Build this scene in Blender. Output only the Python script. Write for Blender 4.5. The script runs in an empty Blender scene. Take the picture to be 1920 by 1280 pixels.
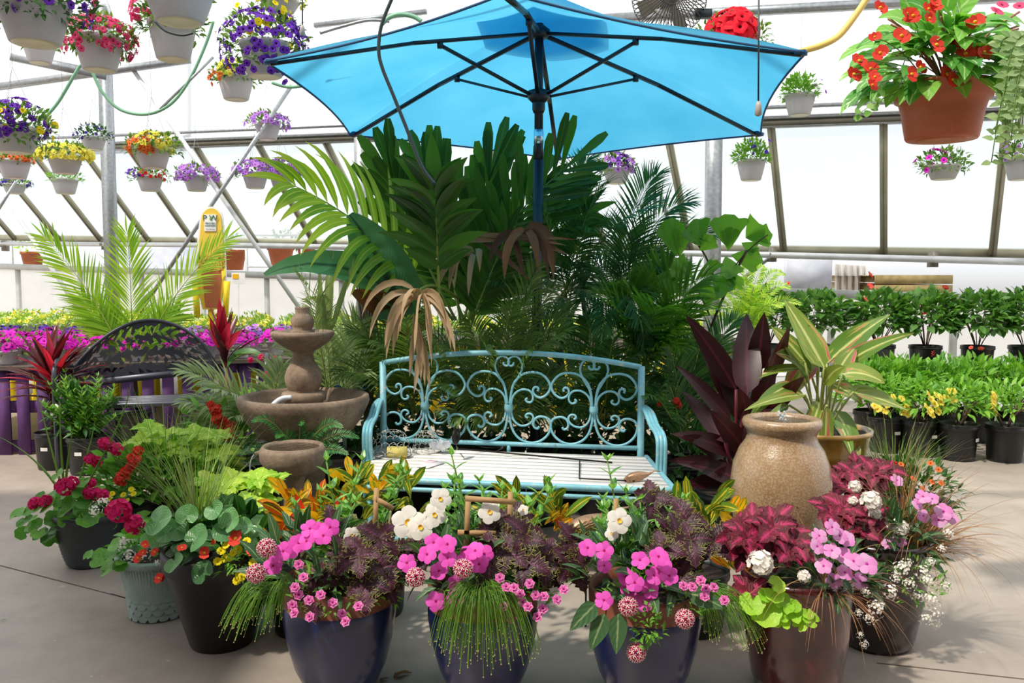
import bpy, math, random
from mathutils import Vector as V, Matrix
from math import sin, cos, pi, radians, sqrt, atan2
C = bpy.context.scene.collection
CAMH = 1.4; F = 1600.0; PT = radians(4.4)
UP = V((0, 0, 1))

def ray(px, py):
    x = (px - 960) / F; u = (640 - py) / F
    return V((x, cos(PT) + u * sin(PT), -sin(PT) + u * cos(PT)))
def P(px, py, d):
    r = ray(px, py); return V((0, 0, CAMH)) + r * (d / r.y)
def G(px, py, z=0.0):
    r = ray(px, py); return V((0, 0, CAMH)) + r * ((z - CAMH) / r.z)

# ------------------------------------------------------------------ materials
MATS = {}
def nt(m):
    m.use_nodes = True; t = m.node_tree; t.nodes.clear(); return t
def N(t, k, **kw):
    n = t.nodes.new(k)
    for a, b in kw.items():
        if a.startswith('i_'):
            key = a[2:]
            key = int(key) if key.isdigit() else key.replace('_', ' ')
            n.inputs[key].default_value = b
        else: setattr(n, a, b)
    return n
def rgba(c): return (c[0], c[1], c[2], 1)
def srgb(h):
    h = h.lstrip('#'); o = []
    for i in (0, 2, 4):
        x = int(h[i:i+2], 16) / 255; o.append(x / 12.92 if x <= .04045 else ((x + .055) / 1.055) ** 2.4)
    return tuple(o)
def ramp(t, fac, stops, interp='LINEAR'):
    r = N(t, 'ShaderNodeValToRGB'); r.color_ramp.interpolation = interp
    e = r.color_ramp.elements
    while len(e) < len(stops): e.new(.5)
    for k, (p, c) in zip(e, stops): k.position = p; k.color = rgba(c)
    t.links.new(fac, r.inputs[0]); return r.outputs[0]
def mixc(t, fac, a, b, mode='MIX'):
    m = N(t, 'ShaderNodeMix', data_type='RGBA', blend_type=mode)
    for s, x in ((m.inputs[0], fac), (m.inputs[6], a), (m.inputs[7], b)):
        if isinstance(x, (int, float)): s.default_value = x
        elif isinstance(x, tuple): s.default_value = rgba(x)
        else: t.links.new(x, s)
    return m.outputs[2]
def noise_out(t, scale, detail=3, obj=True, rough=.5):
    tc = N(t, 'ShaderNodeTexCoord'); n = N(t, 'ShaderNodeTexNoise', i_Scale=scale, i_Detail=detail, i_Roughness=rough)
    t.links.new(tc.outputs['Object' if obj else 'UV'], n.inputs['Vector']); return n.outputs['Fac']
def finish(t, col, rough=.5, metal=0, trans=0, spec=.5, bump=None, bs=.3, coat=0, tcol=None, bd=.01):
    b = N(t, 'ShaderNodeBsdfPrincipled', i_Roughness=rough, i_Metallic=metal)
    b.inputs['Specular IOR Level'].default_value = spec; b.inputs['Coat Weight'].default_value = coat
    if isinstance(col, tuple): b.inputs['Base Color'].default_value = rgba(col)
    else: t.links.new(col, b.inputs['Base Color'])
    if bump is not None:
        bp = N(t, 'ShaderNodeBump', i_Strength=bs, i_Distance=bd); t.links.new(bump, bp.inputs['Height'])
        t.links.new(bp.outputs[0], b.inputs['Normal'])
    o = N(t, 'ShaderNodeOutputMaterial')
    if trans:
        tr = N(t, 'ShaderNodeBsdfTranslucent'); mx = N(t, 'ShaderNodeMixShader', i_0=trans)
        c = tcol if tcol is not None else col
        if isinstance(c, tuple): tr.inputs[0].default_value = rgba(c)
        else: t.links.new(c, tr.inputs[0])
        t.links.new(b.outputs[0], mx.inputs[1]); t.links.new(tr.outputs[0], mx.inputs[2]); t.links.new(mx.outputs[0], o.inputs[0])
    else: t.links.new(b.outputs[0], o.inputs[0])
def mat(name, col, rough=.5, metal=0, var=.12, scale=6, trans=0, spec=.5, bump=0, bscale=40, coat=0, bd=.01):
    if name in MATS: return MATS[name]
    m = bpy.data.materials.new(name); t = nt(m)
    if isinstance(col, str): col = srgb(col)
    f = noise_out(t, scale)
    dk = tuple(x * (1 - var) for x in col); lt = tuple(min(1, x * (1 + var)) for x in col)
    c = ramp(t, f, [(.3, dk), (.7, lt)])
    finish(t, c, rough, metal, trans, spec, noise_out(t, bscale, 4) if bump else None, bump, coat, bd=bd)
    MATS[name] = m; return m
def isl(t):
    return N(t, 'ShaderNodeNewGeometry').outputs['Random Per Island']
def uvx(t):
    tc = N(t, 'ShaderNodeTexCoord'); s = N(t, 'ShaderNodeSeparateXYZ'); t.links.new(tc.outputs['UV'], s.inputs[0])
    a = N(t, 'ShaderNodeMath', operation='SUBTRACT', i_1=.5); t.links.new(s.outputs[0], a.inputs[0])
    b = N(t, 'ShaderNodeMath', operation='ABSOLUTE'); t.links.new(a.outputs[0], b.inputs[0])
    c = N(t, 'ShaderNodeMath', operation='MULTIPLY', i_1=2.0); t.links.new(b.outputs[0], c.inputs[0])
    return c.outputs[0], s.outputs[1], s.outputs[0]     # |across| 0..1, along 0..1, raw across
def veins(t, k=18):
    au, v, u = uvx(t)
    m = N(t, 'ShaderNodeMath', operation='MULTIPLY_ADD', i_1=-.35); t.links.new(au, m.inputs[0]); t.links.new(v, m.inputs[2])
    s = N(t, 'ShaderNodeMath', operation='MULTIPLY', i_1=float(k)); t.links.new(m.outputs[0], s.inputs[0])
    w = N(t, 'ShaderNodeMath', operation='SINE'); t.links.new(s.outputs[0], w.inputs[0]); return w.outputs[0]
def leafmat(name, c1, c2, rough=.42, trans=.3, mid=None, edge=None, edgew=.75, tip=None, vk=0, spec=.45, stripe=None, center=None, cw=.4, tb=1.5):
    """leaf: per-leaf colour between c1 and c2, optional midrib, edge, tip, stripes and centre patch (real leaf pattern)"""
    if name in MATS: return MATS[name]
    m = bpy.data.materials.new(name); t = nt(m)
    S = lambda x: srgb(x) if isinstance(x, str) else x
    c = ramp(t, isl(t), [(0, S(c1)), (1, S(c2))])
    au, v, u = uvx(t)
    if stripe:
        n = N(t, 'ShaderNodeTexNoise', i_Scale=1.0, i_Detail=2.0)
        mp = N(t, 'ShaderNodeMapping'); mp.inputs['Scale'].default_value = (5, 1.2, 1)
        tc = N(t, 'ShaderNodeTexCoord'); t.links.new(tc.outputs['UV'], mp.inputs[0])
        ad = N(t, 'ShaderNodeVectorMath', operation='ADD'); t.links.new(mp.outputs[0], ad.inputs[0])
        sc = N(t, 'ShaderNodeMath', operation='MULTIPLY', i_1=57.0); t.links.new(isl(t), sc.inputs[0]); t.links.new(sc.outputs[0], ad.inputs[1])
        t.links.new(ad.outputs[0], n.inputs['Vector'])
        for (p0, p1, cc) in stripe:
            f = ramp(t, n.outputs['Fac'], [(p0, (0, 0, 0)), (p1, (1, 1, 1))]); c = mixc(t, f, c, S(cc))
    if center: c = mixc(t, ramp(t, au, [(cw * .6, (1, 1, 1)), (cw, (0, 0, 0))]), c, S(center))
    if tip: c = mixc(t, ramp(t, v, [(.6, (0, 0, 0)), (1, (1, 1, 1))]), c, S(tip))
    if edge: c = mixc(t, ramp(t, au, [(edgew, (0, 0, 0)), (min(1, edgew + .12), (1, 1, 1))]), c, S(edge))
    if mid: c = mixc(t, ramp(t, au, [(.05, (1, 1, 1)), (.16, (0, 0, 0))]), c, S(mid))
    tc2 = mixc(t, 1.0, c, (tb, tb, tb * .5), 'MULTIPLY')
    finish(t, c, rough, 0, trans, spec, veins(t, vk) if vk else None, .25, tcol=tc2, bd=.002)
    MATS[name] = m; return m
def petmat(name, col, center=None, cw=.3, edge=None, trans=.35, var=.15, col2=None):
    if name in MATS: return MATS[name]
    m = bpy.data.materials.new(name); t = nt(m)
    S = lambda x: srgb(x) if isinstance(x, str) else x
    col = S(col); c2 = S(col2) if col2 else tuple(min(1, x * (1 + var)) for x in col)
    c = ramp(t, isl(t), [(0, tuple(x * (1 - var) for x in col)), (1, c2)])
    au, v, u = uvx(t)
    if edge: c = mixc(t, ramp(t, au, [(.55, (0, 0, 0)), (.9, (1, 1, 1))]), c, S(edge))
    if center: c = mixc(t, ramp(t, v, [(cw * .6, (1, 1, 1)), (cw, (0, 0, 0))]), c, S(center))
    finish(t, c, .6, 0, trans, .2); MATS[name] = m; return m

# ------------------------------------------------------------------ mesh builder
PROF = {
 'lance': lambda v: sin(pi * min(1, v ** .75)) ** .9 if v < 1 else 0,
 'ovate': lambda v: sin(pi * v ** .62) ** .8 if 0 < v < 1 else 0,
 'round': lambda v: sqrt(max(0, 1 - (2 * v - 1) ** 2)) ** .8,
 'obov': lambda v: sin(pi * v ** 1.5) ** .7 if 0 < v < 1 else 0,
 'strap': lambda v: min(1, v * 8 + .35) * (1 if v < .6 else max(0, (1 - v) / .4) ** .7),
 'blunt': lambda v: .22 + .78 * min(1, v * 1.5) if v < .9 else .8 - 3 * (v - .9),
 'fan': lambda v: .05 + .95 * v ** .9 if v < .85 else .8,
 'petal': lambda v: (.22 + .78 * sin(pi * min(1, v * .82)) if v < .98 else .45),
 'heart': lambda v: min(1, .12 + 1.5 * v) * (sqrt(max(0, 1 - ((v - .62) / .38) ** 2)) ** .9 if v > .62 else 1) if v < .995 else .25,
 'needle': lambda v: 1 - .9 * v,
}
class MB:
    def __init__(s): s.v = []; s.f = []; s.t = []; s.m = []; s.mi = 0
    def quad(s, *ix): s.f.append(ix); s.m.append(s.mi)
    def grid(s, rows, uv=None, close=False):
        b = len(s.v); nr = len(rows); nc = len(rows[0])
        for i, r in enumerate(rows):
            for j, p in enumerate(r):
                s.v.append(p); s.t.append((j / max(1, nc - 1), i / max(1, nr - 1)) if uv is None else uv[i][j])
        for i in range(nr - 1):
            for j in range(nc - 1 + (1 if close else 0)):
                a = b + i * nc + j; c = b + i * nc + (j + 1) % nc; s.quad(a, c, c + nc, a + nc)
        return b
    def lathe(s, prof, c=V((0, 0, 0)), seg=32, ax=None, wob=0, cap=True):
        M = ax if ax is not None else Matrix.Identity(3)
        rows = []
        for r, z in prof:
            rows.append([c + M @ V((r * (1 + wob * cos(k * 2 * pi / seg * (seg // 2))) * cos(2 * pi * k / seg), r * (1 + wob * cos(k * pi)) * sin(2 * pi * k / seg), z)) for k in range(seg)])
        b = s.grid(rows, close=True)
        if cap:
            s.f.append(tuple(b + k for k in range(seg - 1, -1, -1))); s.m.append(s.mi)
        return b
    def disc(s, c, r, seg=24, n=UP, wob=0, rn=None):
        q = n.to_track_quat('Z', 'Y').to_matrix(); b = len(s.v)
        s.v.append(c + (n * wob)); s.t.append((.5, .5))
        for k in range(seg):
            a = 2 * pi * k / seg; s.v.append(c + q @ V((r * cos(a), r * sin(a), 0))); s.t.append((.5 + .5 * cos(a), .5 + .5 * sin(a)))
        for k in range(seg): s.quad(b, b + 1 + k, b + 1 + (k + 1) % seg)
    def tube(s, pts, r, seg=6, cap=True):
        n = len(pts); rr = r if isinstance(r, (list, tuple)) else [r] * n
        d0 = (pts[1] - pts[0]).normalized(); a = d0.orthogonal().normalized(); rows = []
        for i, p in enumerate(pts):
            d = (pts[min(n - 1, i + 1)] - pts[max(0, i - 1)])
            if d.length < 1e-9: d = d0
            d = d.normalized(); a = (a - d * a.dot(d))
            if a.length < 1e-6: a = d.orthogonal()
            a = a.normalized(); b = d.cross(a)
            rows.append([p + (a * cos(2 * pi * k / seg) + b * sin(2 * pi * k / seg)) * rr[i] for k in range(seg)])
        i0 = s.grid(rows, close=True)
        if cap and seg > 3:
            s.f.append(tuple(i0 + k for k in range(seg - 1, -1, -1))); s.m.append(s.mi)
            l = i0 + (n - 1) * seg; s.f.append(tuple(l + k for k in range(seg))); s.m.append(s.mi)
    def box(s, c, size, M=None):
        M = M or Matrix.Identity(3); x, y, z = size[0] / 2, size[1] / 2, size[2] / 2; b = len(s.v)
        for k in range(8):
            p = V((x if k & 1 else -x, y if k & 2 else -y, z if k & 4 else -z)); s.v.append(c + M @ p); s.t.append((k & 1, (k >> 2) & 1))
        for q in ((0, 1, 3, 2), (4, 6, 7, 5), (0, 4, 5, 1), (2, 3, 7, 6), (0, 2, 6, 4), (1, 5, 7, 3)): s.quad(*[b + i for i in q][::-1])
    def bar(s, a, b, w, h, up=UP):
        d = b - a; L = d.length; d = d / L; sd = d.cross(up)
        if sd.length < 1e-4: sd = d.cross(V((1, 0, 0)))
        sd = sd.normalized(); u = sd.cross(d)
        M = Matrix((sd, d, u)).transposed(); s.box((a + b) / 2, (w, L, h), M)
    def leaf(s, p, d, n, L, W, prof='lance', droop=0, fold=.3, seg=5, wave=0, teeth=0, twist=0, rr=random, down=None):
        pf = PROF[prof] if isinstance(prof, str) else prof
        d = d.normalized(); sd = d.cross(n)
        if sd.length < 1e-3: sd = d.orthogonal()
        sd = sd.normalized(); rows = []; uv = []; pos = p.copy(); dn = down or V((0, 0, -1))
        ph = rr.random() * 6
        cf, sf = cos(fold), sin(fold)
        for i in range(seg + 1):
            v = i / seg; w = W * .5 * max(.012, pf(v)); nn = sd.cross(d)
            if teeth and 0 < i < seg: w *= 1 + (teeth if i % 2 else -teeth)
            wl = wave * W * sin(ph + v * 9)
            rows.append([pos - sd * w * cf + nn * (w * sf + wl), pos, pos + sd * w * cf + nn * (w * sf - wl)]); uv.append([(0, v), (.5, v), (1, v)])
            pos = pos + d * (L / seg); d = (d + dn * (droop / seg)).normalized()
            if twist: sd = (sd + nn * twist / seg)
            sd = (sd - d * sd.dot(d)).normalized()
        s.grid(rows, uv); return pos
    def build(s, name, mats, root=None, smooth=True, world=True, kind=None):
        me = bpy.data.meshes.new(name)
        off = root.location if (root is not None and world) else V((0, 0, 0))
        if root is not None and world and root.parent is not None: off = root.matrix_basis.translation + root.parent.location
        me.from_pydata([tuple(p - off) for p in s.v], [], s.f)
        u = me.uv_layers.new(name='UVMap'); buf = [0.0] * (2 * len(me.loops)); k = 0
        T = s.t
        for f in s.f:
            for i in f: buf[k] = T[i][0]; buf[k + 1] = T[i][1]; k += 2
        u.data.foreach_set('uv', buf)
        for m in (mats if isinstance(mats, (list, tuple)) else [mats]): me.materials.append(m)
        if any(s.m): me.polygons.foreach_set('material_index', s.m)
        if smooth: me.polygons.foreach_set('use_smooth', [True] * len(me.polygons))
        me.update()
        o = bpy.data.objects.new(name, me); C.objects.link(o)
        if root is not None: o.parent = root
        if kind: o['kind'] = kind
        return o
def rv(r, a=1): return V((r.uniform(-a, a), r.uniform(-a, a), r.uniform(-a, a)))
def thing(name, label, cat, loc, group=None, rz=0):
    o = bpy.data.objects.new(name, None); C.objects.link(o); o.location = loc; o.rotation_euler = (0, 0, rz); o.empty_display_size = .05
    o['label'] = label; o['category'] = cat
    if group: o['group'] = group
    return o
def tag(o, label, cat, group=None):
    o['label'] = label; o['category'] = cat
    if group: o['group'] = group
    return o
def struct(o): o['kind'] = 'structure'; return o
def bez(a, b, c, n=10): return [a * (1 - t) ** 2 + b * 2 * t * (1 - t) + c * t * t for t in [i / n for i in range(n + 1)]]
def crom(pts, k=4):
    out = []; n = len(pts)
    for i in range(n - 1):
        a, b, c, d = pts[max(0, i - 1)], pts[i], pts[i + 1], pts[min(n - 1, i + 2)]
        for j in range(k):
            t = j / k; out.append(.5 * ((2 * b) + (c - a) * t + (2 * a - 5 * b + 4 * c - d) * t * t + (3 * b - a - 3 * c + d) * t ** 3))
    out.append(pts[-1]); return out
def copytree(o, loc, label=None, group=None, rz=None, sc=1):
    r = o.copy(); C.objects.link(r); r.location = loc; r.scale = (sc, sc, sc)
    if rz is not None: r.rotation_euler = (0, 0, rz)
    if label: r['label'] = label
    if group: r['group'] = group
    for ch in o.children:
        c = ch.copy(); C.objects.link(c); c.parent = r
        for g in ch.children: q = g.copy(); C.objects.link(q); q.parent = c
    return r
# ------------------------------------------------------------------ foliage helpers
def mound(mb, c, rx, ry, rz, n, L, W, prof='ovate', r=None, droop=.5, fold=.3, seg=3, out=.6, low=-.3, shell=.55, wave=0, teeth=0, trail=0):
    r = r or random.Random(1)
    for _ in range(n):
        a = r.random() * 2 * pi; z = r.uniform(low, 1); q = sqrt(max(0, 1 - z * z)); k = shell + (1 - shell) * r.random() ** .5
        o = V((cos(a) * q, sin(a) * q, z)); p = c + V((o.x * rx * k, o.y * ry * k, o.z * rz * k))
        d = (o * out + rv(r, .6) + V((0, 0, .25))).normalized(); nn = (UP + o * .6 + rv(r, .3)).normalized()
        s = r.uniform(.65, 1.15)
        mb.leaf(p, d, nn, L * s, W * s, prof, droop, fold, seg, wave, teeth, rr=r)
def blades(mb, c, n, L, W, r, spread=.6, droop=1.2, seg=6, base=.03, bias=V((0, 0, 0)), mis=1):
    for _ in range(n):
        a = r.random() * 2 * pi; s = r.uniform(.2, 1) * spread
        d = (V((cos(a) * s, sin(a) * s, 1)) + bias).normalized()
        mb.mi = r.randrange(mis)
        mb.leaf(c + V((cos(a), sin(a), 0)) * base * r.random(), d, V((-sin(a), cos(a), 0)).cross(d), L * r.uniform(.6, 1.1), W, 'needle', droop * r.uniform(.5, 1.3), .3, seg, rr=r)
    mb.mi = 0
def frond(mb, a, b, c, n=26, LL=.3, W=.03, ang=.9, droop=.5, prof='lance', rad=.006, start=.12, vee=.35, r=None, seg=4, tipl=.35, nrm=None, fold=.25, wave=0, skip=0, jit=.14):
    """rachis bezier a-b-c, leaflets both sides; material 0 leaflet, 1 rachis"""
    r = r or random.Random(2); pts = bez(a, b, c, 16); mb.mi = 1
    mb.tube(pts, [rad * (1 - .8 * i / 16) for i in range(17)], 5); mb.mi = 0
    for i in range(n):
        t = start + (1 - start) * (i + .5) / n; x = t * 16; k = min(15, int(x)); p = pts[k].lerp(pts[k + 1], x - k)
        d = (pts[min(16, k + 2)] - pts[max(0, k - 1)]).normalized()
        up = nrm or UP
        sd = d.cross(up)
        if sd.length < .2: sd = d.cross(V((0, -1, .3)))
        sd = sd.normalized(); nn = sd.cross(d).normalized()
        env = min(1, (t - start) / .25 + .55) * (1 - (1 - tipl) * max(0, (t - .55) / .45) ** 1.3)
        al = ang * (1 - .45 * t)
        for s in (-1, 1):
            if skip and r.random() < skip: continue
            dd = d * cos(al) + sd * s * sin(al) + nn * vee + rv(r, .07)
            mb.leaf(p, dd, nn, LL * env * r.uniform(1 - jit, 1 + jit * .6), W, prof, droop * r.uniform(.7, 1.3), fold, seg, wave, rr=r)
    mb.leaf(pts[-1], d, nn, LL * tipl, W, prof, droop * .5, fold, seg, rr=r)
# ------------------------------------------------------------------ flower prototypes (unit radius, facing +Z)
FM = {}
def fmesh(key, mb, mats):
    o = mb.build(key, mats); FM[key] = o.data; bpy.data.objects.remove(o)
def petals(mb, c, n, r, k=5, L=1, W=.9, prof='petal', cup=.15, seg=3, droop=0, a0=0, fold=.08, alt=False, wave=0, rr=random, lift=0):
    q = n.to_track_quat('Z', 'Y').to_matrix()
    for i in range(k):
        a = a0 + 2 * pi * i / k; d = q @ V((cos(a) * cos(cup), sin(a) * cos(cup), sin(cup)))
        if alt: mb.mi = i % 2
        mb.leaf(c + n * lift * r, d, n, r * L, r * W, prof, droop, fold, seg, wave, rr=rr, down=-n)
    mb.mi = 0
def petals1(mb, c, n, r, a0):
    q = n.to_track_quat('Z', 'Y').to_matrix()
    for i in range(5): a = a0 + 2 * pi * i / 5; mb.leaf(c + n * r * .12, q @ V((cos(a) * .95, sin(a) * .95, .3)), n, r * .95, r * .26, 'petal', 0, 0, 2)
    mb.mi = 0
def flor_petunia(mb, c, n, r, rr, k=10):
    q = n.to_track_quat('Z', 'Y').to_matrix(); rows = []; uv = []; a0 = rr.random() * 6
    for (rad, z, v) in ((.06, -.5, 0), (.2, -.12, .25), (.62, .06, .65), (1, -.02, 1)):
        rows.append([c + q @ V((cos(a0 + 2 * pi * j / k) * rad * r * (1 if rad < .9 or j % 2 else .88), sin(a0 + 2 * pi * j / k) * rad * r * (1 if rad < .9 or j % 2 else .88), z * r)) for j in range(k)])
        uv.append([(.5 + .25 * (j % 2), v)] * 1 * k if False else [((.5 if j % 2 else .8), v) for j in range(k)])
    mb.grid(rows, uv, close=True)
Z = V((0, 0, 1)); rr0 = random.Random(7)
M_pink = petmat('impatiens_pink', '#f254c8', '#b81a80', .16, col2='#f86ad4', trans=.3)
M_lpink = petmat('impatiens_blush', '#f6c4ee', '#c84890', .16, col2='#ee96d8', trans=.3)
M_crim = petmat('verbena_crimson', '#c4185e'); M_wht = petmat('petal_white', '#fbf6ee', trans=.3, var=.03)
M_ger = petmat('geranium_magenta', '#e2185e', col2='#f0368a'); M_red = petmat('petal_red', '#e4281e', col2='#f85848', trans=.3)
M_yel = petmat('petal_yellow', '#f8dc20', '#a87808', .15, trans=.3); M_cen = mat('flower_eye', '#f0b810', .6)
M_rose = petmat('calibrachoa_rose', '#e060b0', '#80104c', .35, '#f4b8e0'); M_pur = petmat('petunia_purple', '#6a2cb8', '#28084c', .4, trans=.35, col2='#8040d0')
M_mag = petmat('petunia_magenta', '#e01ac4', '#7a0c6c', .35, col2='#f038dc', trans=.35); M_lil = petmat('petunia_lilac', '#b880ee', '#7a3cb8', .4, col2='#dc98ee', trans=.35)
M_hot = petmat('petunia_hotpink', '#ee3c78', '#a80c38', .3, col2='#fa6c9c', trans=.35); M_or = petmat('calibrachoa_orange', '#ee7a3c', '#a83010', .35, trans=.35)
M_cream = petmat('lemon_calibrachoa', '#f6ea62', '#c8a010', .25, trans=.35); M_pred = petmat('petunia_red', '#ec1c34', '#7a0414', .35, trans=.3)
M_peri = petmat('petal_violet', '#5a38b0', trans=.35); M_coral = petmat('hibiscus_coral', '#f4483c', '#b01010', .3, col2='#fa7060', trans=.35)
M_stem = mat('green_stem', '#6d9440', .6); M_yfl = petmat('mandevilla_yellow', '#f8e468', '#e0a010', .3, trans=.4)

m = MB(); r_ = random.Random(2)
for i in range(5): a = 2 * pi * i / 5; cu = r_.uniform(.0, .3); m.leaf(Z * .03 * (i % 2), V((cos(a) * cos(cu), sin(a) * cos(cu), sin(cu))), V((r_.uniform(-.2, .2), r_.uniform(-.2, .2), 1)), 1.0, .98 if i else .8, 'heart', .5, -.1, 7, .03, rr=r_, down=-Z)
m.mi = 0; m.mi = 1; m.disc(V((0, 0, .06)), .1, 8, wob=.05); fmesh('impatiens_flower', m, [M_pink, M_crim])
FM['blush_impatiens_flower'] = FM['impatiens_flower'].copy(); FM['blush_impatiens_flower'].materials[0] = M_lpink; FM['blush_impatiens_flower'].materials[1] = M_mag
m = MB()
for i in range(34):
    z = 1 - 1.35 * (i + .5) / 34; q = sqrt(max(0, 1 - z * z)); a = i * 2.39996; n = V((cos(a) * q, sin(a) * q, z))
    a0 = i * 1.0
    petals(m, n * .8, n, .31, 5, 1, .85, 'petal', .25, 2, 0, a0=a0); m.mi = 1; petals1(m, n * .82, n, .31, a0 + pi / 5)
fmesh('verbena_cluster', m, [M_crim, M_wht])
for key, mt in (('geranium_cluster', M_ger), ('white_geranium_cluster', M_wht), ('red_flower_cluster', M_red)):
    m = MB(); r = random.Random(4)
    for i in range(24):
        z = 1 - 1.4 * (i + .5) / 24; q = sqrt(max(0, 1 - z * z)); a = i * 2.39996; n = (V((cos(a) * q, sin(a) * q, z)) + rv(r, .2)).normalized()
        petals(m, n * r.uniform(.62, .85), n, .42, 5, 1, .95, 'round', .3, 3, 0, a0=i, wave=.06)
    fmesh(key, m, [mt])
m = MB(); r = random.Random(5)
for i in range(46):
    z = r.uniform(-.5, 1); q = sqrt(max(0, 1 - z * z)); a = r.random() * 7; n = V((cos(a) * q, sin(a) * q, z)); petals(m, n * r.uniform(.5, 1), n, .17, 5, 1, .9, 'round', .2, 2)
fmesh('white_alyssum_cluster', m, [M_wht])
m = MB(); petals(m, V(), Z, 1, 5, 1, .92, 'heart', .16, 7, .5, fold=-.15, wave=.05); m.mi = 1
m.lathe([(.02, -.02), (.1, .05), (.19, .12)], V(), 12, cap=False); m.mi = 0; m.lathe([(.03, -.9), (.12, -.55), (.14, -.2), (.1, -.05)], V(), 12, cap=False)
fmesh('mandevilla_flower', m, [M_wht, M_cen]); FM['yellow_mandevilla_flower'] = FM['mandevilla_flower'].copy(); FM['yellow_mandevilla_flower'].materials[0] = M_yfl
m = MB(); petals(m, V(), Z, 1, 6, 1, .9, 'round', .15, 3, .2, wave=.05); petals(m, V((0, 0, .1)), Z, .62, 5, 1, .9, 'round', .55, 3, .1); fmesh('calibrachoa_flower', m, [M_rose])
m = MB(); r = random.Random(3)
flor_petunia(m, V(), Z, 1, r, 20)
fmesh('petunia_flower', m, [M_mag])
for k, mt in (('yellow_calibrachoa_flower', M_yel), ('red_petunia_flower', M_pred), ('purple_petunia_flower', M_pur), ('hot_pink_petunia_flower', M_hot), ('orange_calibrachoa_flower', M_or)):
    FM[k] = FM['petunia_flower'].copy(); FM[k].materials[0] = mt
m = MB(); petals(m, V(), Z, 1, 2, 1, 1.3, 'round', .35, 4, .3); petals(m, V(), Z, .8, 2, 1, .8, 'round', .5, 4, .2, a0=pi / 2); m.mi = 1; m.lathe([(.16, .0), (.2, .12), (.12, .24), (.02, .28)], V(), 8); fmesh('begonia_flower', m, [M_red, M_cen])
m = MB(); petals(m, V(), Z, 1, 5, 1, .95, 'obov', .75, 4, .9, wave=.06); m.tube([V(), V((0, 0, .9))], .06, 5); fmesh('hibiscus_flower', m, [M_coral])
def put(key, root, loc, n=None, sc=.02, rr=None, spin=None):
    rr = rr or rr0; n = n or (V((rr.uniform(-.35, .35), -.75, .62)))
    o = bpy.data.objects.new(key, FM[key]); C.objects.link(o); o.parent = root
    o.location = loc - root.location
    q = n.normalized().to_track_quat('Z', 'Y'); o.rotation_mode = 'QUATERNION'
    from mathutils import Quaternion
    o.rotation_quaternion = q @ Quaternion((0, 0, 1), spin if spin is not None else rr.random() * 6)
    o.scale = (sc, sc, sc); return o
# leaf materials
L_green = leafmat('leaf_green', '#4c8a2a', '#7cb43e', trans=.35, mid='#a8cc70')
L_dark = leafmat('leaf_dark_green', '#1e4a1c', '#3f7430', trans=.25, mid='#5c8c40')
L_bask = leafmat('leaf_trailing', '#3f6c2c', '#7ca048', trans=.35)
L_lime = leafmat('coleus_lime', '#90c02c', '#c4dc44', trans=.35, vk=40, mid='#dcec80')
L_col = leafmat('coleus_plum', '#2c1218', '#4a1e2c', trans=.18, edge='#a4b048', edgew=.88, mid='#62284a', vk=40, rough=.5)
L_cred = leafmat('coleus_burgundy', '#4c0e1e', '#78182e', trans=.2, mid='#c0306c', center='#98204a', cw=.45, vk=40, rough=.6)
L_beg = leafmat('begonia_leaf', '#3c7440', '#6aa060', trans=.25, mid='#a0c090', vk=30, spec=.6, rough=.3)
L_gerl = leafmat('geranium_leaf', '#4c8e34', '#7cb84c', trans=.3, vk=20)
L_chart = leafmat('chartreuse_leaf', '#8cc82c', '#b4e048', trans=.35, vk=20)
L_mand = leafmat('mandevilla_leaf', '#4a8c34', '#8cc45c', trans=.3, mid='#b8d88a', spec=.6, rough=.3)
L_imp = leafmat('impatiens_leaf', '#2c5230', '#50744a', trans=.2, mid='#8aa070', vk=30)
L_crot = leafmat('croton_leaf', '#e0a41c', '#d83c1c', trans=.3, mid='#f8dc40', stripe=[(.5, .56, '#4c7a20'), (.62, .68, '#8c1a1c')], spec=.6, rough=.3)
L_croy = leafmat('croton_leaf_yellow', '#f4c422', '#e8a018', trans=.3, stripe=[(.55, .62, '#6c8c20')], spec=.6, rough=.3)
L_crog = leafmat('croton_leaf_green', '#2f5a24', '#6c9430', trans=.25, mid='#e8cc40', stripe=[(.56, .62, '#e0c034'), (.7, .76, '#a82c28')], spec=.6, rough=.3)
L_cord = leafmat('cordyline_leaf', '#300e14', '#74182c', trans=.3, stripe=[(.52, .6, '#2c1a18'), (.64, .7, '#e42858')], spec=.6, rough=.3, tb=1.8)
L_cordh = leafmat('cordyline_leaf_hot', '#8c1430', '#cc2850', trans=.4, stripe=[(.55, .62, '#5c1220')], spec=.6, rough=.3, tb=1.8)
L_burg = leafmat('burgundy_leaf', '#2c1016', '#481a22', trans=.25, spec=.5, rough=.38, mid='#582030', tb=2.2)
L_agl = leafmat('variegated_leaf', '#5c8030', '#8c9c40', trans=.22, stripe=[(.56, .64, '#c0c060'), (.6, .66, '#c8606c'), (.7, .76, '#54742c')], spec=.55, rough=.34, mid='#c8cc80')
L_grs = leafmat('grass_green', '#5c8a2c', '#90b44c', trans=.3); L_grd = leafmat('grass_muted', '#6c7c50', '#8c8c60', trans=.3)
L_grr = leafmat('grass_bronze', '#7a4038', '#b89060', trans=.3); L_fib = leafmat('fiber_grass', '#4c8424', '#88b040', trans=.3)
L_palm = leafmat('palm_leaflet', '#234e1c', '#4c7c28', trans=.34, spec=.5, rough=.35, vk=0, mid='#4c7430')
L_palml = leafmat('palm_leaflet_lit', '#6c9c24', '#98bc30', trans=.5, spec=.5, rough=.35, mid='#b4c858', tip='#a8b040')  # palm_leaflet_lit: sunlit look put into the leaflet colour
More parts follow.
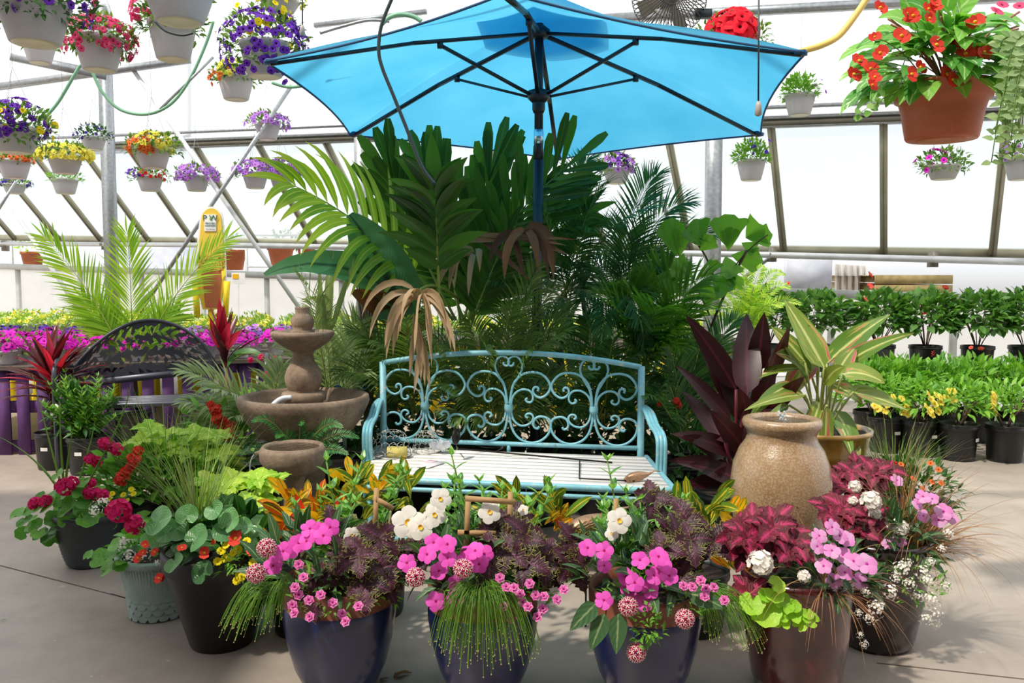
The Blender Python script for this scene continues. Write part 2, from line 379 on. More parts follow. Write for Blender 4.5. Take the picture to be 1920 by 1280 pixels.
L_fine = leafmat('fine_palm_leaflet', '#2c5830', '#54843e', trans=.3); L_fine2 = leafmat('light_palm_leaflet', '#6ea028', '#a8cc44', trans=.5)
L_silv = leafmat('silver_palm_leaflet', '#7c9464', '#a8bc88', trans=.3); L_rach = mat('palm_rachis', '#8c9c48', .5)
L_ban = leafmat('banana_leaf', '#3a6c44', '#4c8458', trans=.35, mid='#24482e', vk=150, spec=.6, rough=.35); L_dead = leafmat('dead_frond', '#a08464', '#c4a888', trans=.2, rough=.8)
L_dead2 = leafmat('brown_sheath', '#4c3428', '#8c6444', trans=.15, rough=.8)
L_fish = leafmat('fishtail_leaf', '#48862c', '#78b040', trans=.5, vk=0); L_fern = leafmat('fern_leaflet', '#7cb038', '#c4dc5c', trans=.45)
L_dfern = leafmat('dark_fern_leaflet', '#2c6c34', '#4c9044', trans=.3); L_hib = leafmat('hibiscus_leaf', '#346428', '#6c9c48', trans=.35, spec=.6, rough=.3)
M_soil = mat('potting_soil', '#2c1e16', .95, bump=.6, bscale=60)
# ------------------------------------------------------------------ setting
sc = bpy.context.scene
w = bpy.data.worlds.new('world'); sc.world = w; w.use_nodes = True; t = w.node_tree; t.nodes.clear()
tc = N(t, 'ShaderNodeTexCoord'); sp = N(t, 'ShaderNodeSeparateXYZ'); t.links.new(tc.outputs['Generated'], sp.inputs[0])
c = ramp(t, sp.outputs[2], [(0, (.30, .29, .27)), (.48, (.34, .33, .31)), (.52, (.95, .97, 1)), (.8, (1.0, 1.0, 1.0)), (1, (1, 1, 1))])
mr = N(t, 'ShaderNodeMapRange', i_1=-1.0, i_2=1.0); t.links.new(sp.outputs[2], mr.inputs[0]); t.links.new(mr.outputs[0], t.nodes['Color Ramp'].inputs[0])
bg = N(t, 'ShaderNodeBackground', i_Strength=1.5); t.links.new(c, bg.inputs[0]); o = N(t, 'ShaderNodeOutputWorld'); t.links.new(bg.outputs[0], o.inputs[0])
sun = bpy.data.lights.new('sun', 'SUN'); sun.energy = 4.2; sun.angle = radians(2.5); sun.color = (1, .93, .8)
so = bpy.data.objects.new('sun', sun); C.objects.link(so); so.location = (-3, -3, 8)
so.rotation_euler = V((.50, .42, -1.0)).to_track_quat('-Z', 'Y').to_euler()
cam = bpy.data.cameras.new('camera'); co = bpy.data.objects.new('camera', cam); C.objects.link(co)
co.location = (0, 0, CAMH); co.rotation_euler = (pi / 2 - PT, 0, 0); cam.sensor_width = 36; cam.lens = 36 * F / 1920; cam.clip_end = 200
sc.camera = co
sc.view_settings.view_transform = 'Standard'; sc.view_settings.look = 'None'; sc.view_settings.gamma = 1; sc.view_settings.exposure = -.16
sc.cycles.max_bounces = 6; sc.cycles.transparent_max_bounces = 12; sc.cycles.diffuse_bounces = 3; sc.cycles.sample_clamp_indirect = 4

# floor: smooth poured concrete with joints and stains
m_ = bpy.data.materials.new('concrete'); t = nt(m_)
f1 = noise_out(t, .55, 4); f2 = noise_out(t, 5, 6, rough=.65)
c = ramp(t, f1, [(.3, srgb('#978b81')), (.7, srgb('#b8aca0'))]); c = mixc(t, ramp(t, f2, [(.42, (0, 0, 0)), (.75, (.5, .5, .5))]), c, srgb('#7d7168'))
f3 = noise_out(t, 14, 3); c = mixc(t, ramp(t, f3, [(.7, (0, 0, 0)), (.76, (.5, .5, .5))]), c, srgb('#dcd8d4'))
finish(t, c, .42, spec=.5, bump=f2, bs=.12, bd=.004)
m = MB(); m.grid([[V((-13, -4, 0)), V((13, -4, 0))], [V((-13, 16, 0)), V((13, 16, 0))]]); fl = struct(m.build('floor', m_))
mj = mat('joint_dark', '#5c504a', .9)
m = MB()
for a, b in (((0, 1060), (235, 1121)), ((235, 1121), (330, 1150)), ((1700, 1249), (1920, 1273))):
    a = G(*a); b = G(*b); d = (b - a).normalized(); s = V((-d.y, d.x, 0)) * .003; a0 = a - d * .1; b0 = b + d * .1; m.grid([[a0 + s + V((0, 0, .0015)), a0 - s + V((0, 0, .0015))], [b0 + s + V((0, 0, .0015)), b0 - s + V((0, 0, .0015))]])
struct(m.build('trim_floor_joint', mj))
og = mat('outdoor_gravel', '#e4e0d6', .9, var=.08, bump=.4)
m = MB(); m.grid([[V((-60, 8, -.05)), V((60, 8, -.05))], [V((-60, 70, -.05)), V((60, 70, -.05))]]); o = m.build('ground', og); o['kind'] = 'structure'

def WY(px): return 1 / (1 / 14.1 + (1 / 8.95 - 1 / 14.1) * px / 1920)
def railpt(px, off=0, dy=0): return P(px, 445 + .0156 * px + dy, WY(px) - off)
fwd = V((0, cos(PT), -sin(PT))); cup = V((0, sin(PT), cos(PT)))
DU = -(V((.4375, 0, 0)) - cup * 1.056 + fwd).normalized()
def proj(p):
    q = p - V((0, 0, CAMH)); z = q.dot(fwd); return (960 + F * q.x / z, 640 - F * q.dot(cup) / z)
def slope_len(p, k=0):
    lo, hi = 0, 12
    for _ in range(40):
        md = (lo + hi) / 2; x, y = proj(p + DU * md); tgt = 284 - .036 * x if k == 0 else (-260)
        if y > tgt: lo = md
        else: hi = md
    return lo
pm = bpy.data.materials.new('polycarbonate'); t = nt(pm)
tcx = N(t, 'ShaderNodeTexCoord'); wv = N(t, 'ShaderNodeTexWave', i_Scale=22.0, i_Distortion=0.0); t.links.new(tcx.outputs['UV'], wv.inputs[0])
nz = noise_out(t, .7, 3)
c = ramp(t, wv.outputs['Fac'], [(0, (.70, .76, .79)), (1, (.77, .82, .84))]); c = mixc(t, ramp(t, nz, [(.4, (0, 0, 0)), (.7, (.25, .25, .25))]), c, (.66, .76, .82))
trn = N(t, 'ShaderNodeBsdfTranslucent'); t.links.new(c, trn.inputs[0]); tp = N(t, 'ShaderNodeBsdfTransparent'); t.links.new(c, tp.inputs[0])
mx = N(t, 'ShaderNodeMixShader', i_0=.5); t.links.new(trn.outputs[0], mx.inputs[1]); t.links.new(tp.outputs[0], mx.inputs[2]); o = N(t, 'ShaderNodeOutputMaterial'); t.links.new(mx.outputs[0], o.inputs[0])
alu = mat('aluminium_bar', '#b2ae96', .45, .2, bump=.05); alud = mat('aluminium_dark', '#807c70', .5, .2); galv = mat('galvanised_steel', '#a8acb0', .4, .55, var=.18, scale=30); wpan = mat('white_wall_panel', '#fafaf6', .6, trans=.8, var=.02)
whp = mat('white_pipe', '#d4d6d8', .35, .2)
mpx = [-520, -400, -290, -180, -80, 30, 113, 191, 281, 365, 482, 592, 710, 840, 985, 1135, 1295, 1470, 1657, 1860, 2080, 2330]
ends = [(railpt(x), slope_len(railpt(x))) for x in mpx]
NRM = (ends[5][0] - ends[4][0]).cross(DU).normalized()
if NRM.y > 0: NRM = -NRM
for i in range(len(mpx) - 1):
    (a, la), (b, lb) = ends[i], ends[i + 1]
    m = MB(); m.grid([[a, b], [a + DU * la, b + DU * lb]]); struct(m.build('window_%d' % (i + 1), pm))
for i, (a, l) in enumerate(ends):
    m = MB(); m.bar(a + NRM * .03, a + DU * l + NRM * .03, .075, .05, NRM); m.mi = 1; m.bar(a + NRM * .06, a + DU * l + NRM * .06, .012, .02, NRM); o = struct(m.build('trim_mullion', [alu, alud]))
# upper roof glazing continues up the same slope
T0 = [p + DU * l for p, l in ends]
m = MB(); m.grid([T0, [p + DU * 5.5 for p in T0]]); pm2 = pm.copy(); [setattr(k, 'color', (.95, .97, 1, 1)) for n_ in pm2.node_tree.nodes if n_.type == 'VALTORGB' and n_.color_ramp.elements[0].color[0] > .5 for k in n_.color_ramp.elements]; struct(m.build('roof_glazing', pm2))
def rail(name, pts, wd, hg, mt): 
    m = MB()
    for a, b in zip(pts, pts[1:]): m.bar(a, b, wd, hg)
    return struct(m.build(name, mt))
rail('trim_eave_rail', [railpt(-520), railpt(2330)], .07, .10, alu)
rail('trim_eave_lip', [railpt(-520, .02, 9), railpt(2330, .02, 12)], .1, .045, alud)
m = MB(); m.bar(T0[0] + NRM * .05, T0[-1] + NRM * .05, .08, .03); m.bar(T0[0] + NRM * .04 + DU * .09, T0[-1] + NRM * .04 + DU * .09, .08, .025); m.bar(T0[0] + NRM * .02 + DU * .2, T0[-1] + NRM * .02 + DU * .2, .06, .03); m.mi = 1; m.bar(T0[0] + NRM * .02 + DU * .05, T0[-1] + NRM * .02 + DU * .05, .05, .12, NRM); struct(m.build('trim_purlin', [galv, alud]))
# sill and knee wall
def sillp(px, dy=0, off=0): return P(px, 499 + .033 * px + dy, WY(px) - off)
m = MB(); m.bar(sillp(-520, 0, .05), sillp(2330, 0, .05), .14, .09); struct(m.build('trim_sill', mat('sill_grey', '#c2c2be', .6)))
a, b = sillp(-520, 4), sillp(2330, 4)
m = MB(); m.grid([[V((a.x, a.y, 0)), V((b.x, b.y, 0))], [a, b]]); struct(m.build('wall_back', wpan))
m = MB()
for px in (33, 150, 265, 380, 500, 640, 800, 970, 1150, 1340, 1560, 1790):
    p = sillp(px, 0, .06); m.bar(V((p.x, p.y, 0)), p, .07, .04, V((0, 1, 0)))
struct(m.build('trim_wall_studs', mat('stud_grey', '#cfcfc9', .6)))
# posts & overhead pipework
def pipe(name, pts, r, mt, seg=10, smooth=False):
    m = MB(); m.tube(crom(pts, 6) if smooth else pts, r, seg); o = m.build(name, mt); return o
for x0, x1, yt, wd in ((196, 208, 90, .13), (676, 679, 250, .12), (1340, 1337, 140, .13)):
    d = WY(x0) * .77; a = P(x0, yt, d); q = P(x1, 470, d)
    m = MB(); m.bar(V((q.x, q.y, 0)), V((a.x, a.y, a.z + .5)), wd, wd * .8, V((0, 1, 0))); struct(m.build('column', galv))
d = lambda px: WY(px) - .55
struct(pipe('trim_upper_pipe', [P(x, y, d(x)) for x, y in ((-60, 295), (180, 284), (350, 277))], .045, galv))
struct(pipe('trim_upper_pipe', [P(x, y, d(x)) for x, y in ((345, 274), (640, 258), (1440, 228), (2000, 204))], .045, galv))
struct(pipe('trim_lower_pipe', [P(x, y, d(x)) for x, y in ((-60, 456), (490, 460), (1450, 478), (2000, 493))], .035, whp))
struct(pipe('trim_hanger_hook', crom([P(x, y, d(350)) for x, y in ((355, 95), (355, 245), (353, 252), (345, 256), (343, 268), (346, 276), (352, 279))], 4), .03, galv))
for a, b, dd, r, mt in (((247, 127), (640, 690), 9.3, .024, whp), ((16, 380), (200, 660), 9.8, .024, whp), ((262, 585), (547, 160), 9.2, .022, galv), ((300, 205), (400, 107), 7.5, .012, galv), ((-20, 420), (30, 340), 10.5, .018, galv),
                        ((1270, 470), (1220, 300), 8.1, .02, galv), ((1395, 520), (1450, 478), 9.4, .02, galv)):
    struct(pipe('trim_brace', [P(*a, dd), P(*b, dd)], r, mt))
rail('trim_truss_beam', [P(20, 105, 9), P(200, 142, 9.3)], .05, .09, galv)
rail('trim_upper_beam', [P(-40, 168, 9.5), P(355, 112, 9.2)], .08, .06, galv)
rail('trim_upper_beam', [P(1100, 37, 8.2), P(1950, -8, 7.2)], .08, .07, galv)
rail('trim_upper_beam', [P(590, 48, 8.8), P(800, 22, 8.6)], .05, .04, galv)
for x, y in ((10, 461), (197, 458), (1749, 486), (1448, 477), (1337, 480)):
    m = MB(); p = P(x, y, WY(x) - .5); m.box(p, (.06, .12, .16)); m.tube([p + V((-.05, -.06, 0)), p + V((.05, -.06, 0))], .02, 6); struct(m.build('trim_pipe_bracket', alud))
m = MB(); p = P(1292, 487, 10); m.box(p, (.07, .04, .11)); m.mi = 1; m.box(p + V((0, -.025, 0)), (.045, .012, .07)); tag(m.build('socket_box', [mat('box_grey', '#5c6064', .5), mat('box_face', '#9ca4a8', .3)]), 'small dark grey box fixed under the pipe right of the palms', 'socket box')
# hoses
hg = mat('hose_green', '#7cb090', .5); hk = mat('cable_black', '#2a3a40', .5); hy = mat('hose_yellow', '#e8c468', .5)
def cable(nm, label, pts, dd, r, mt, cat='hose'): return tag(pipe(nm, [P(x, y, dd) for x, y in pts], r, mt, 8, True), label, cat)
cable('green_hose', 'pale green hose sagging in a loop left of the umbrella', [(85, 220), (110, 190), (140, 140), (153, 122), (170, 130), (190, 170), (225, 205), (275, 214), (320, 195), (355, 150), (385, 85), (400, 40)], 7.5, .014, hg)
cable('green_hose', 'short green hose curve above the upper left edge of the umbrella', [(716, 45), (730, 33), (750, 27), (775, 31), (790, 40)], 7.5, .02, hg)
cable('green_hose', 'faint green hose behind the yellow basket beside the umbrella tip', [(510, 155), (540, 163), (575, 160), (640, 150)], 8, .015, hg)
cable('yellow_hose', 'thick yellow hose curving down to the right umbrella corner', [(1640, -25), (1610, 20), (1575, 65), (1540, 85), (1500, 97), (1470, 110)], 6, .022, hy)
cable('irrigation_cable', 'long black weighted cable hanging over the left half of the umbrella', [(738, -10), (716, 45), (710, 90), (716, 125), (738, 180), (760, 235), (790, 310), (815, 345)], 3.6, .0075, hk, 'cable')
def drip(x, y0, y1, dd, label):
    r_ = thing('drip_line', label, 'drip line', P(x, y1, dd)); m = MB(); m.tube([P(x + (1 if x > 1000 else 0), y0, dd), P(x, y1 - 8, dd)], .0035, 5); m.build('tube', hk, r_)
    m = MB(); m.lathe([(.006, .03), (.012, .015), (.014, -.02), (.006, -.025)], P(x, y1, dd), 10); m.build('weight', mat('weight_grey', '#b0a8a4', .5), r_)
drip(1422, -30, 205, 3.3, 'thin drip line with a grey weight hanging over the right umbrella panel')
drip(567, -30, 58, 4.5, 'thin drip line with a pale weight hanging beside purple petunias')
cable('black_loop_cable', 'black cable loop drooping under the upper pots at top left', [(290, 40), (310, 58), (340, 66), (362, 62)], 4.6, .006, hk, 'cable')
cable('grey_hose', 'grey hose sagging from the roof right of the purple and yellow basket', [(600, 62), (640, 50), (690, 38), (730, 40)], 7.5, .014, galv)
# fan above the umbrella
f_ = thing('wall_fan', 'caged circulation fan high behind the right side of the umbrella', 'fan', P(1255, 5, 7)); m = MB(); cp = P(1255, -5, 7)
for k in range(26):
    a = pi * k / 26; pts = [cp + V((cos(a) * .3 * sin(q), -.16 * cos(q) * 1.0, sin(a) * .3 * sin(q) if k else 0)) for q in [i * pi / 8 * 1 for i in range(-8, 9)]]
    m.tube(pts, .004, 4)
for rr_ in (.1, .2, .3): m.tube([cp + V((cos(q) * rr_, -.16 * sqrt(max(0, 1 - (rr_ / .3) ** 2)), sin(q) * rr_)) for q in [i * pi / 14 for i in range(29)]], .004, 4)
m.build('cage', mat('fan_wire', '#5c554c', .5, .5), f_); m = MB(); m.lathe([(.06, -.08), (.07, 0), (.06, .1)], cp, 12, Matrix.Rotation(pi / 2, 3, 'X')); m.box(cp + V((.27, 0, -.13)), (.13, .08, .06)); m.build('motor', hk, f_)
m = MB()
for k in range(4): m.leaf(cp, V((cos(k * pi / 2 + .4), 0, sin(k * pi / 2 + .4))), V((.4, -1, 0)), .26, .16, 'fan', 0, 0, 3)
m.build('blade', alud, f_)
# outdoors behind the openings
tb = mat('weathered_board', '#8c7c50', .8, var=.25, scale=10); brick = mat('terracotta_out', '#b0623c', .7)
b_ = thing('raised_bed', 'long raised wooden bed of stacked boards outside the right wall opening', 'raised bed', P(1730, 560, 11.5))
q = [P(1647, 530, 12), P(1790, 530, 12)]
m = MB(); A0 = P(1640, 556, 12); A1 = P(1782, 556, 12); dpt = V((.6, 6.5, 0))
for k in range(4):
    z = V((0, 0, -.18 + k * .14)); m.bar(A0 + z, A1 + z, .05, .125); m.bar(A1 + z, A1 + z + dpt, .05, .125)
m.build('board', tb, b_); m = MB(); z = V((0, 0, .29)); m.grid([[A0 + z, A1 + z], [A0 + z + dpt, A1 + z + dpt]]); m.build('soil', mat('bed_soil', '#786a58', .95, bump=.5), b_)
pl = mat('clear_plastic_sheet', '#e4e0dc', .25, trans=.5, spec=.8); m = MB(); r = random.Random(8); rows = []
for i in range(5): rows.append([P(1565 + k * 2.1, 495 + i * 15, 14 + .22 * sin(k * .35) + .06 * sin(k * .9 + i)) + V((0, k * .03, 0)) for k in range(90)])
m.grid(rows); tag(m.build('plastic_sheet', pl), 'crumpled clear plastic sheeting hanging outside behind the raised bed', 'plastic sheet')
m = MB(); m.box(P(1515, 515, 11) , (.58, .1, .42)); tag(m.build('grey_board', mat('grey_panel', '#bcc0cc', .6)), 'pale grey square panel outside right of the fern', 'panel')
m = MB(); m.box(V((P(330, 478, 16).x, 16, .95)), (1.9, .6, 2.0)); tag(m.build('storage_bin', mat('bin_lilac', '#b4b8d0', .6)), 'pale lilac bin outside the opening behind the feathery palm', 'bin')
def shelf(px, y, d, label):
    s_ = thing('metal_shelf', label, 'shelf', P(px, y, d)); m = MB(); p = P(px, y, d); m.box(p, (1.0, .4, .03)); m.box(p + V((0, 0, .55)), (1.0, .4, .03)); m.build('shelf_board', whp, s_)
    for sx in (-.48, .48):
        m = MB(); m.bar(p + V((sx, -.18, -1.0)), p + V((sx, -.18, .6)), .04, .04, V((0, 1, 0))); m.build('upright', whp, s_)
shelf(520, 500, 15, 'white metal shelf outside left of the banana leaf'); shelf(80, 500, 16.5, 'white metal shelf outside at the far left opening')
i = 0
for px, y, d, w, lb in ((440, 488, 15, .2, 'terracotta tub outside right of the yellow plant sign'), (527, 483, 15, .22, 'terracotta tub on the white shelf left of the banana leaf'), (575, 480, 15.5, .16, 'brown tub beside the white shelf near the banana leaf tip'), (62, 488, 16.5, .2, 'dark brown tub of yellow plants outside at far left')):
    q = thing('outdoor_pot', lb, 'plant pot', P(px, y + 18, d)); m = MB(); m.lathe([(w * .7, 0), (w, .3), (w * 1.08, .3), (w * 1.08, .35), (w * .9, .35)], q.location, 16); m.build('pot', brick if i else brick, q)
    m = MB(); mound(m, q.location + V((0, 0, .42)), w * 1.3, w * 1.3, .2, 70, .12, .05, r=random.Random(i)); m.build('foliage', L_bask if i != 3 else L_chart, q); i += 1
# unseen dark wall added behind the camera to cut light from the front
sw = mat('front_light_blocker', '#4a4844', .9)
m = MB(); m.grid([[V((-13, -4, 0)), V((13, -4, 0))], [V((-13, -4, 6)), V((13, -4, 6))]]); struct(m.build('wall_front_light_blocker', sw))

shc = mat('sun_blocker_green', '#3c463c', .95)
m = MB(); m.box(V((-4.6, .4, 3.75)), (3.6, 6.8, .01)); struct(m.build('ceiling_sun_blocker', shc, smooth=False))  # unseen sheet added overhead to shade the left floor and pots
m = MB()
for y in (-3, .4, 3.8): m.bar(V((-7, y, 3.8)), V((7, y, 3.8)), .06, .08)
struct(m.build('trim_roof_truss', galv))
m = MB(); m.box(V((1.6, -.9, 3.75)), (4.5, 3.2, .01)); struct(m.build('ceiling_sun_blocker', shc, smooth=False))  # second unseen sheet, added to block sun over the foreground
# ------------------------------------------------------------------ umbrella
ub = mat('umbrella_pole_navy', '#18222e', .4, .1)
fab = bpy.data.materials.new('umbrella_fabric'); t = nt(fab); f = noise_out(t, 2.2, 5); f2 = noise_out(t, 120, 2)
c = ramp(t, f, [(.3, srgb('#4ab0dc')), (.7, srgb('#62c2ea'))]); finish(t, c, .8, 0, .62, .1, f2, .05, tcol=c); MATS['fab'] = fab
U = thing('patio_umbrella', 'large bright blue patio umbrella with dark navy pole and ribs', 'umbrella', V((P(1008, 640, 4.85).x, 4.85, 0)))
hub = P(1011, 62, 4.85); run = P(1010, 178, 4.85)
tips = [P(950, -16, 3.45), P(1512, 96, 4.1), P(1427, 251, 5.55), P(1046, 297, 6.3), P(657, 252, 5.55), P(497, 113, 4.1)]
apex = hub + V((0, 0, .07)); m = MB(); NS = 10
for k in range(6):
    a, b = tips[k], tips[(k + 1) % 6]; rows = []
    for i in range(NS + 1):
        u = i / NS; row = []
        for j in range(NS + 1):
            v = j / NS; e = a.lerp(b, v); mid = 4 * v * (1 - v)
            p = apex.lerp(e, u) + V((0, 0, .05 * 4 * u * (1 - u)))
            cen = (a + b) * .5; p = p.lerp(apex, .045 * mid * u * u) - V((0, 0, .035 * mid * u * (1.6 - u)))
            row.append(p)
        rows.append(row)
    m.grid(rows)
cn = m.build('canopy', fab, U)
m = MB()
for k in range(6):
    a, b = tips[k], tips[(k + 1) % 6]; pts = []
    for j in range(11):
        v = j / 10; p = a.lerp(b, v); mid = 4 * v * (1 - v); pts.append(p.lerp(apex, .045 * mid) - V((0, 0, .035 * mid * .6 + .006)))
    m.tube(pts, .006, 5)
m.build('hem', mat('umbrella_hem', '#20507c', .7), U)
m = MB()
rows = [[apex.lerp(tips[k % 6].lerp(tips[(k + 1) % 6], .5) if h else tips[k % 6], q) + V((0, 0, dz)) for k in range(6) for h in (0, 1)] for q, dz in ((.0, .2), (.1, .13), (.22, .085), (.27, .07))]
m.grid(rows, close=True); m.build('vent_cap', fab, U)
for i, tp_ in enumerate(tips):
    m = MB(); d_ = (tp_ - hub); nn = UP; e = hub + d_ * .985 - V((0, 0, .02)); s_ = hub + d_ * .03
    mid = hub + d_ * .5 + V((0, 0, .012)); m.bar(s_, mid, .028, .016); m.bar(mid, e, .026, .016); m.build('rib', ub, U)
    m = MB(); q = hub + d_ * .40 - V((0, 0, .012)); m.bar(run + d_.normalized() * .04, q, .02, .014); m.box(q, (.03, .03, .03)); m.build('strut', ub, U)
    m = MB(); m.bar(hub + d_ * .965 - V((0, 0, .012)), tp_ - V((0, 0, .006)), .05, .02); m.build('tip_pocket', MATS['umbrella_hem'], U)
m = MB(); pb = V((P(1008, 430, 4.85).x - .015, 4.85, .25)); m.tube([pb, P(1010, 300, 4.85)], .029, 14); m.tube([P(1010, 300, 4.85), P(1010, 245, 4.85)], .026, 14); m.tube([P(1010, 245, 4.85), hub + V((0, 0, .05))], .024, 14); m.build('pole', ub, U)
m = MB(); m.tube([P(1010, 270, 4.85), P(1010, 243, 4.85)], .027, 14); m.build('tilt_collar', mat('chrome', '#b8dcf0', .2, .8), U)
m = MB(); m.lathe([(.03, -.05), (.05, -.03), (.062, -.02), (.062, .02), (.035, .03)], run, 18); m.lathe([(.028, -.1), (.036, -.08), (.036, -.04)], run, 14); m.build('runner', ub, U)
m = MB(); m.lathe([(.04, -.03), (.06, -.015), (.06, .015), (.03, .04)], hub, 18); m.build('hub', ub, U)
m = MB(); m.lathe([(.19, 0), (.2, .03), (.16, .07), (.05, .09), (.04, .3), (.03, .32)], V((pb.x, 4.85, 0)), 28); m.build('base', mat('umbrella_base', '#2b2b2e', .6), U)
# ------------------------------------------------------------------ blue scroll bench
bm_ = bpy.data.materials.new('distressed_blue_paint'); t = nt(bm_); f = noise_out(t, 9, 6, rough=.7); g = noise_out(t, 26, 5, rough=.75)
c = ramp(t, f, [(.3, srgb('#6aaab8')), (.7, srgb('#94ccda'))]); c = mixc(t, ramp(t, g, [(.60, (0, 0, 0)), (.66, (1, 1, 1))]), c, srgb('#c8beb0')); c = mixc(t, ramp(t, f, [(.62, (0, 0, 0)), (.67, (1, 1, 1))]), c, srgb('#7a4a38'))
finish(t, c, .5, .1, bump=g, bs=.3, bd=.003)
wm = bpy.data.materials.new('whitewashed_wood'); t = nt(wm); tcx = N(t, 'ShaderNodeTexCoord'); mp = N(t, 'ShaderNodeMapping'); mp.inputs['Scale'].default_value = (2.2, 40, 20); t.links.new(tcx.outputs['Object'], mp.inputs[0])
n_ = N(t, 'ShaderNodeTexNoise', i_Scale=2.0, i_Detail=6.0, i_Roughness=.7); t.links.new(mp.outputs[0], n_.inputs[0])
c = ramp(t, n_.outputs[0], [(.3, srgb('#e6e0da')), (.56, srgb('#f2eeea')), (.62, srgb('#d8c8c0')), (.72, srgb('#9c8478'))]); finish(t, c, .6, bump=n_.outputs[0], bs=.3, bd=.003)
BL = V((-.709, 4.66, 0)); BR = V((.674, 4.42, 0)); BX = (BR - BL).normalized(); BY = V((.02, -1, 0)); BW = (BR - BL).length   # BY toward camera
if BY.y > 0: BY = -BY
B = thing('scroll_bench', 'pale blue metal garden bench with scrollwork back and whitewashed slat seat', 'bench', (BL + BR) / 2 + BY * .3)
def bp(x, y, z): return BL + BX * x + BY * y + V((0, 0, z))
def lean(z): return -.0  # back is close to upright
m = MB()
for x in (0, BW): m.tube([bp(x, 0, .0), bp(x, 0, .45), bp(x, 0, .93)], .018, 12)
m.build('back_post', bm_, B)
m = MB(); m.tube([bp(x * BW / 16, 0, .925 + .066 * (1 - (x / 8 - 1) ** 2)) for x in range(17)], .0145, 10); m.build('top_rail', bm_, B)
m = MB(); m.tube([bp(0, 0, .498), bp(BW, 0, .498)], .013, 8); m.tube([bp(BW / 2, 0, .498), bp(BW / 2, 0, .44)], .011, 8); m.build('lower_rail', bm_, B)
SK = .000916
HE = [(922, 430), (918, 400), (905, 330), (880, 285), (855, 240), (848, 200), (862, 165), (890, 148), (918, 158), (931, 180), (926, 200), (911, 205), (899, 196), (899, 184)]
UB = [(918, 450), (915, 380), (900, 315), (880, 285), (845, 253), (790, 240), (735, 250), (697, 285), (682, 325), (700, 365), (735, 387), (765, 380), (783, 358), (780, 334), (764, 326), (752, 336), (756, 350)]
UI = [(914, 440), (905, 390), (880, 358), (845, 342), (808, 347), (787, 370), (785, 400), (800, 417), (820, 413), (827, 401), (816, 393)]
LI = [(914, 465), (900, 520), (865, 553), (822, 552), (790, 530), (782, 502), (797, 484), (818, 485), (827, 500), (813, 509)]
LB = [(922, 450), (920, 520), (900, 590), (860, 635), (800, 655), (740, 642), (695, 602), (678, 550), (693, 512), (735, 498), (768, 510), (782, 538), (775, 563), (755, 570), (747, 557)]
for cx in (.1685, .4995, .8245):
    rz = .705
    for side in (1, -1):
        for L_ in (HE, UB, UI, LI, LB):
            if L_ is HE: top = .0
            pts = [bp(cx * BW + side * (x - 928) * SK, 0, rz - (y - 440) * SK + (0.0)) for x, y in L_]
            if abs(cx - .5) > .1:
                e = .0115 if L_ is HE else 0
                pts = [p - V((0, 0, e)) for p in pts]
            m = MB(); m.tube(crom(pts, 4), .006 if L_ in (HE, UI, LI) else .0068, 7); m.build('scroll', bm_, B)
    m = MB(); m.lathe([(.022, -.02), (.024, 0), (.022, .02)], bp(cx * BW, 0, rz - .01), 12); m.build('scroll_collar', bm_, B)
for sx, x0 in ((-1, 0), (1, BW)):
    m = MB()
    for k in range(3):
        o_ = sx * (.012 + k * .022) * .8; pts = [bp(x0 + o_ * .5, 0, .72), bp(x0 + o_, .08, .70), bp(x0 + o_ + sx * .004, .2, .655), bp(x0 + o_ + sx * .008, .30, .64), bp(x0 + o_ + sx * .01, .36, .61), bp(x0 + o_ + sx * .01, .37, .54), bp(x0 + o_ + sx * .01, .36, .44), bp(x0 + o_ + sx * .01, .36, .2), bp(x0 + o_ + sx * .01, .36, 0)]
        m.tube(crom(pts, 4), .0105, 8)
    m.build('armrest', bm_, B)
SD = .70; ns = 9
for k in range(ns):
    y0 = .03 + k * (SD - .03) / ns; m = MB(); m.box(bp(BW / 2, y0 + .034, .452), (BW + .03, .066, .018), Matrix((BX, BY, UP)).transposed()); m.build('slat', wm, B)
m = MB(); cr = .05
pts = [bp(-.03, .0, .45), bp(-.035, SD - cr, .45), bp(-.035 + cr * .4, SD - .01, .45), bp(.03, SD + .012, .45), bp(BW - .03, SD + .012, .45), bp(BW + .035 - cr * .4, SD - .01, .45), bp(BW + .035, SD - cr, .45), bp(BW + .03, 0, .45)]
m.tube(pts, .016, 10); m.tube([p - V((0, 0, .04)) for p in pts[2:6]], .012, 8); m.tube([bp(-.03, .01, .44), bp(BW + .03, .01, .44)], .012, 8); m.build('seat_frame', bm_, B)
for x in (.02, BW - .02):
    m = MB(); m.tube([bp(x, SD - .06, 0), bp(x, SD - .05, .44)], .015, 8); m.build('leg', bm_, B)
m = MB(); m.tube([bp(.02, SD - .06, .15), bp(BW - .02, SD - .06, .15)], .01, 8); m.build('stretcher', bm_, B)
# things lying on the seat
SZ = .4625
wire = mat('grey_wire', '#b8bcb8', .4, .6)
def onseat(px, py, z=SZ): return G(px, py, z)
def cloche(px, py, R_, h, label):
    p = onseat(px, py); o = thing('wire_cloche', label, 'wire cloche', p); m = MB(); n = 14
    for j in range(4):
        for i in range(n):
            f = lambda u, v: p + V((R_ * cos(v * pi / 2 * .96) ** .6 * cos(u * 2 * pi / n), R_ * cos(v * pi / 2 * .96) ** .6 * sin(u * 2 * pi / n), h * sin(v * pi / 2)))
            v0 = j / 4; s = .5 * (j % 2); a, b, c_ = f(i + s, v0 + .04), f(i + s, v0 + .13), f(i + s + .5, v0 + .2); d_ = f(i + s - .5, v0 + .2)
            m.tube([a, b], .0016, 4); m.tube([b, c_], .0016, 4); m.tube([b, d_], .0016, 4)
    m.tube([p + V((R_ * cos(k * pi / 12), R_ * sin(k * pi / 12), .003)) for k in range(25)], .003, 5); m.build('mesh_dome', wire, o); return o
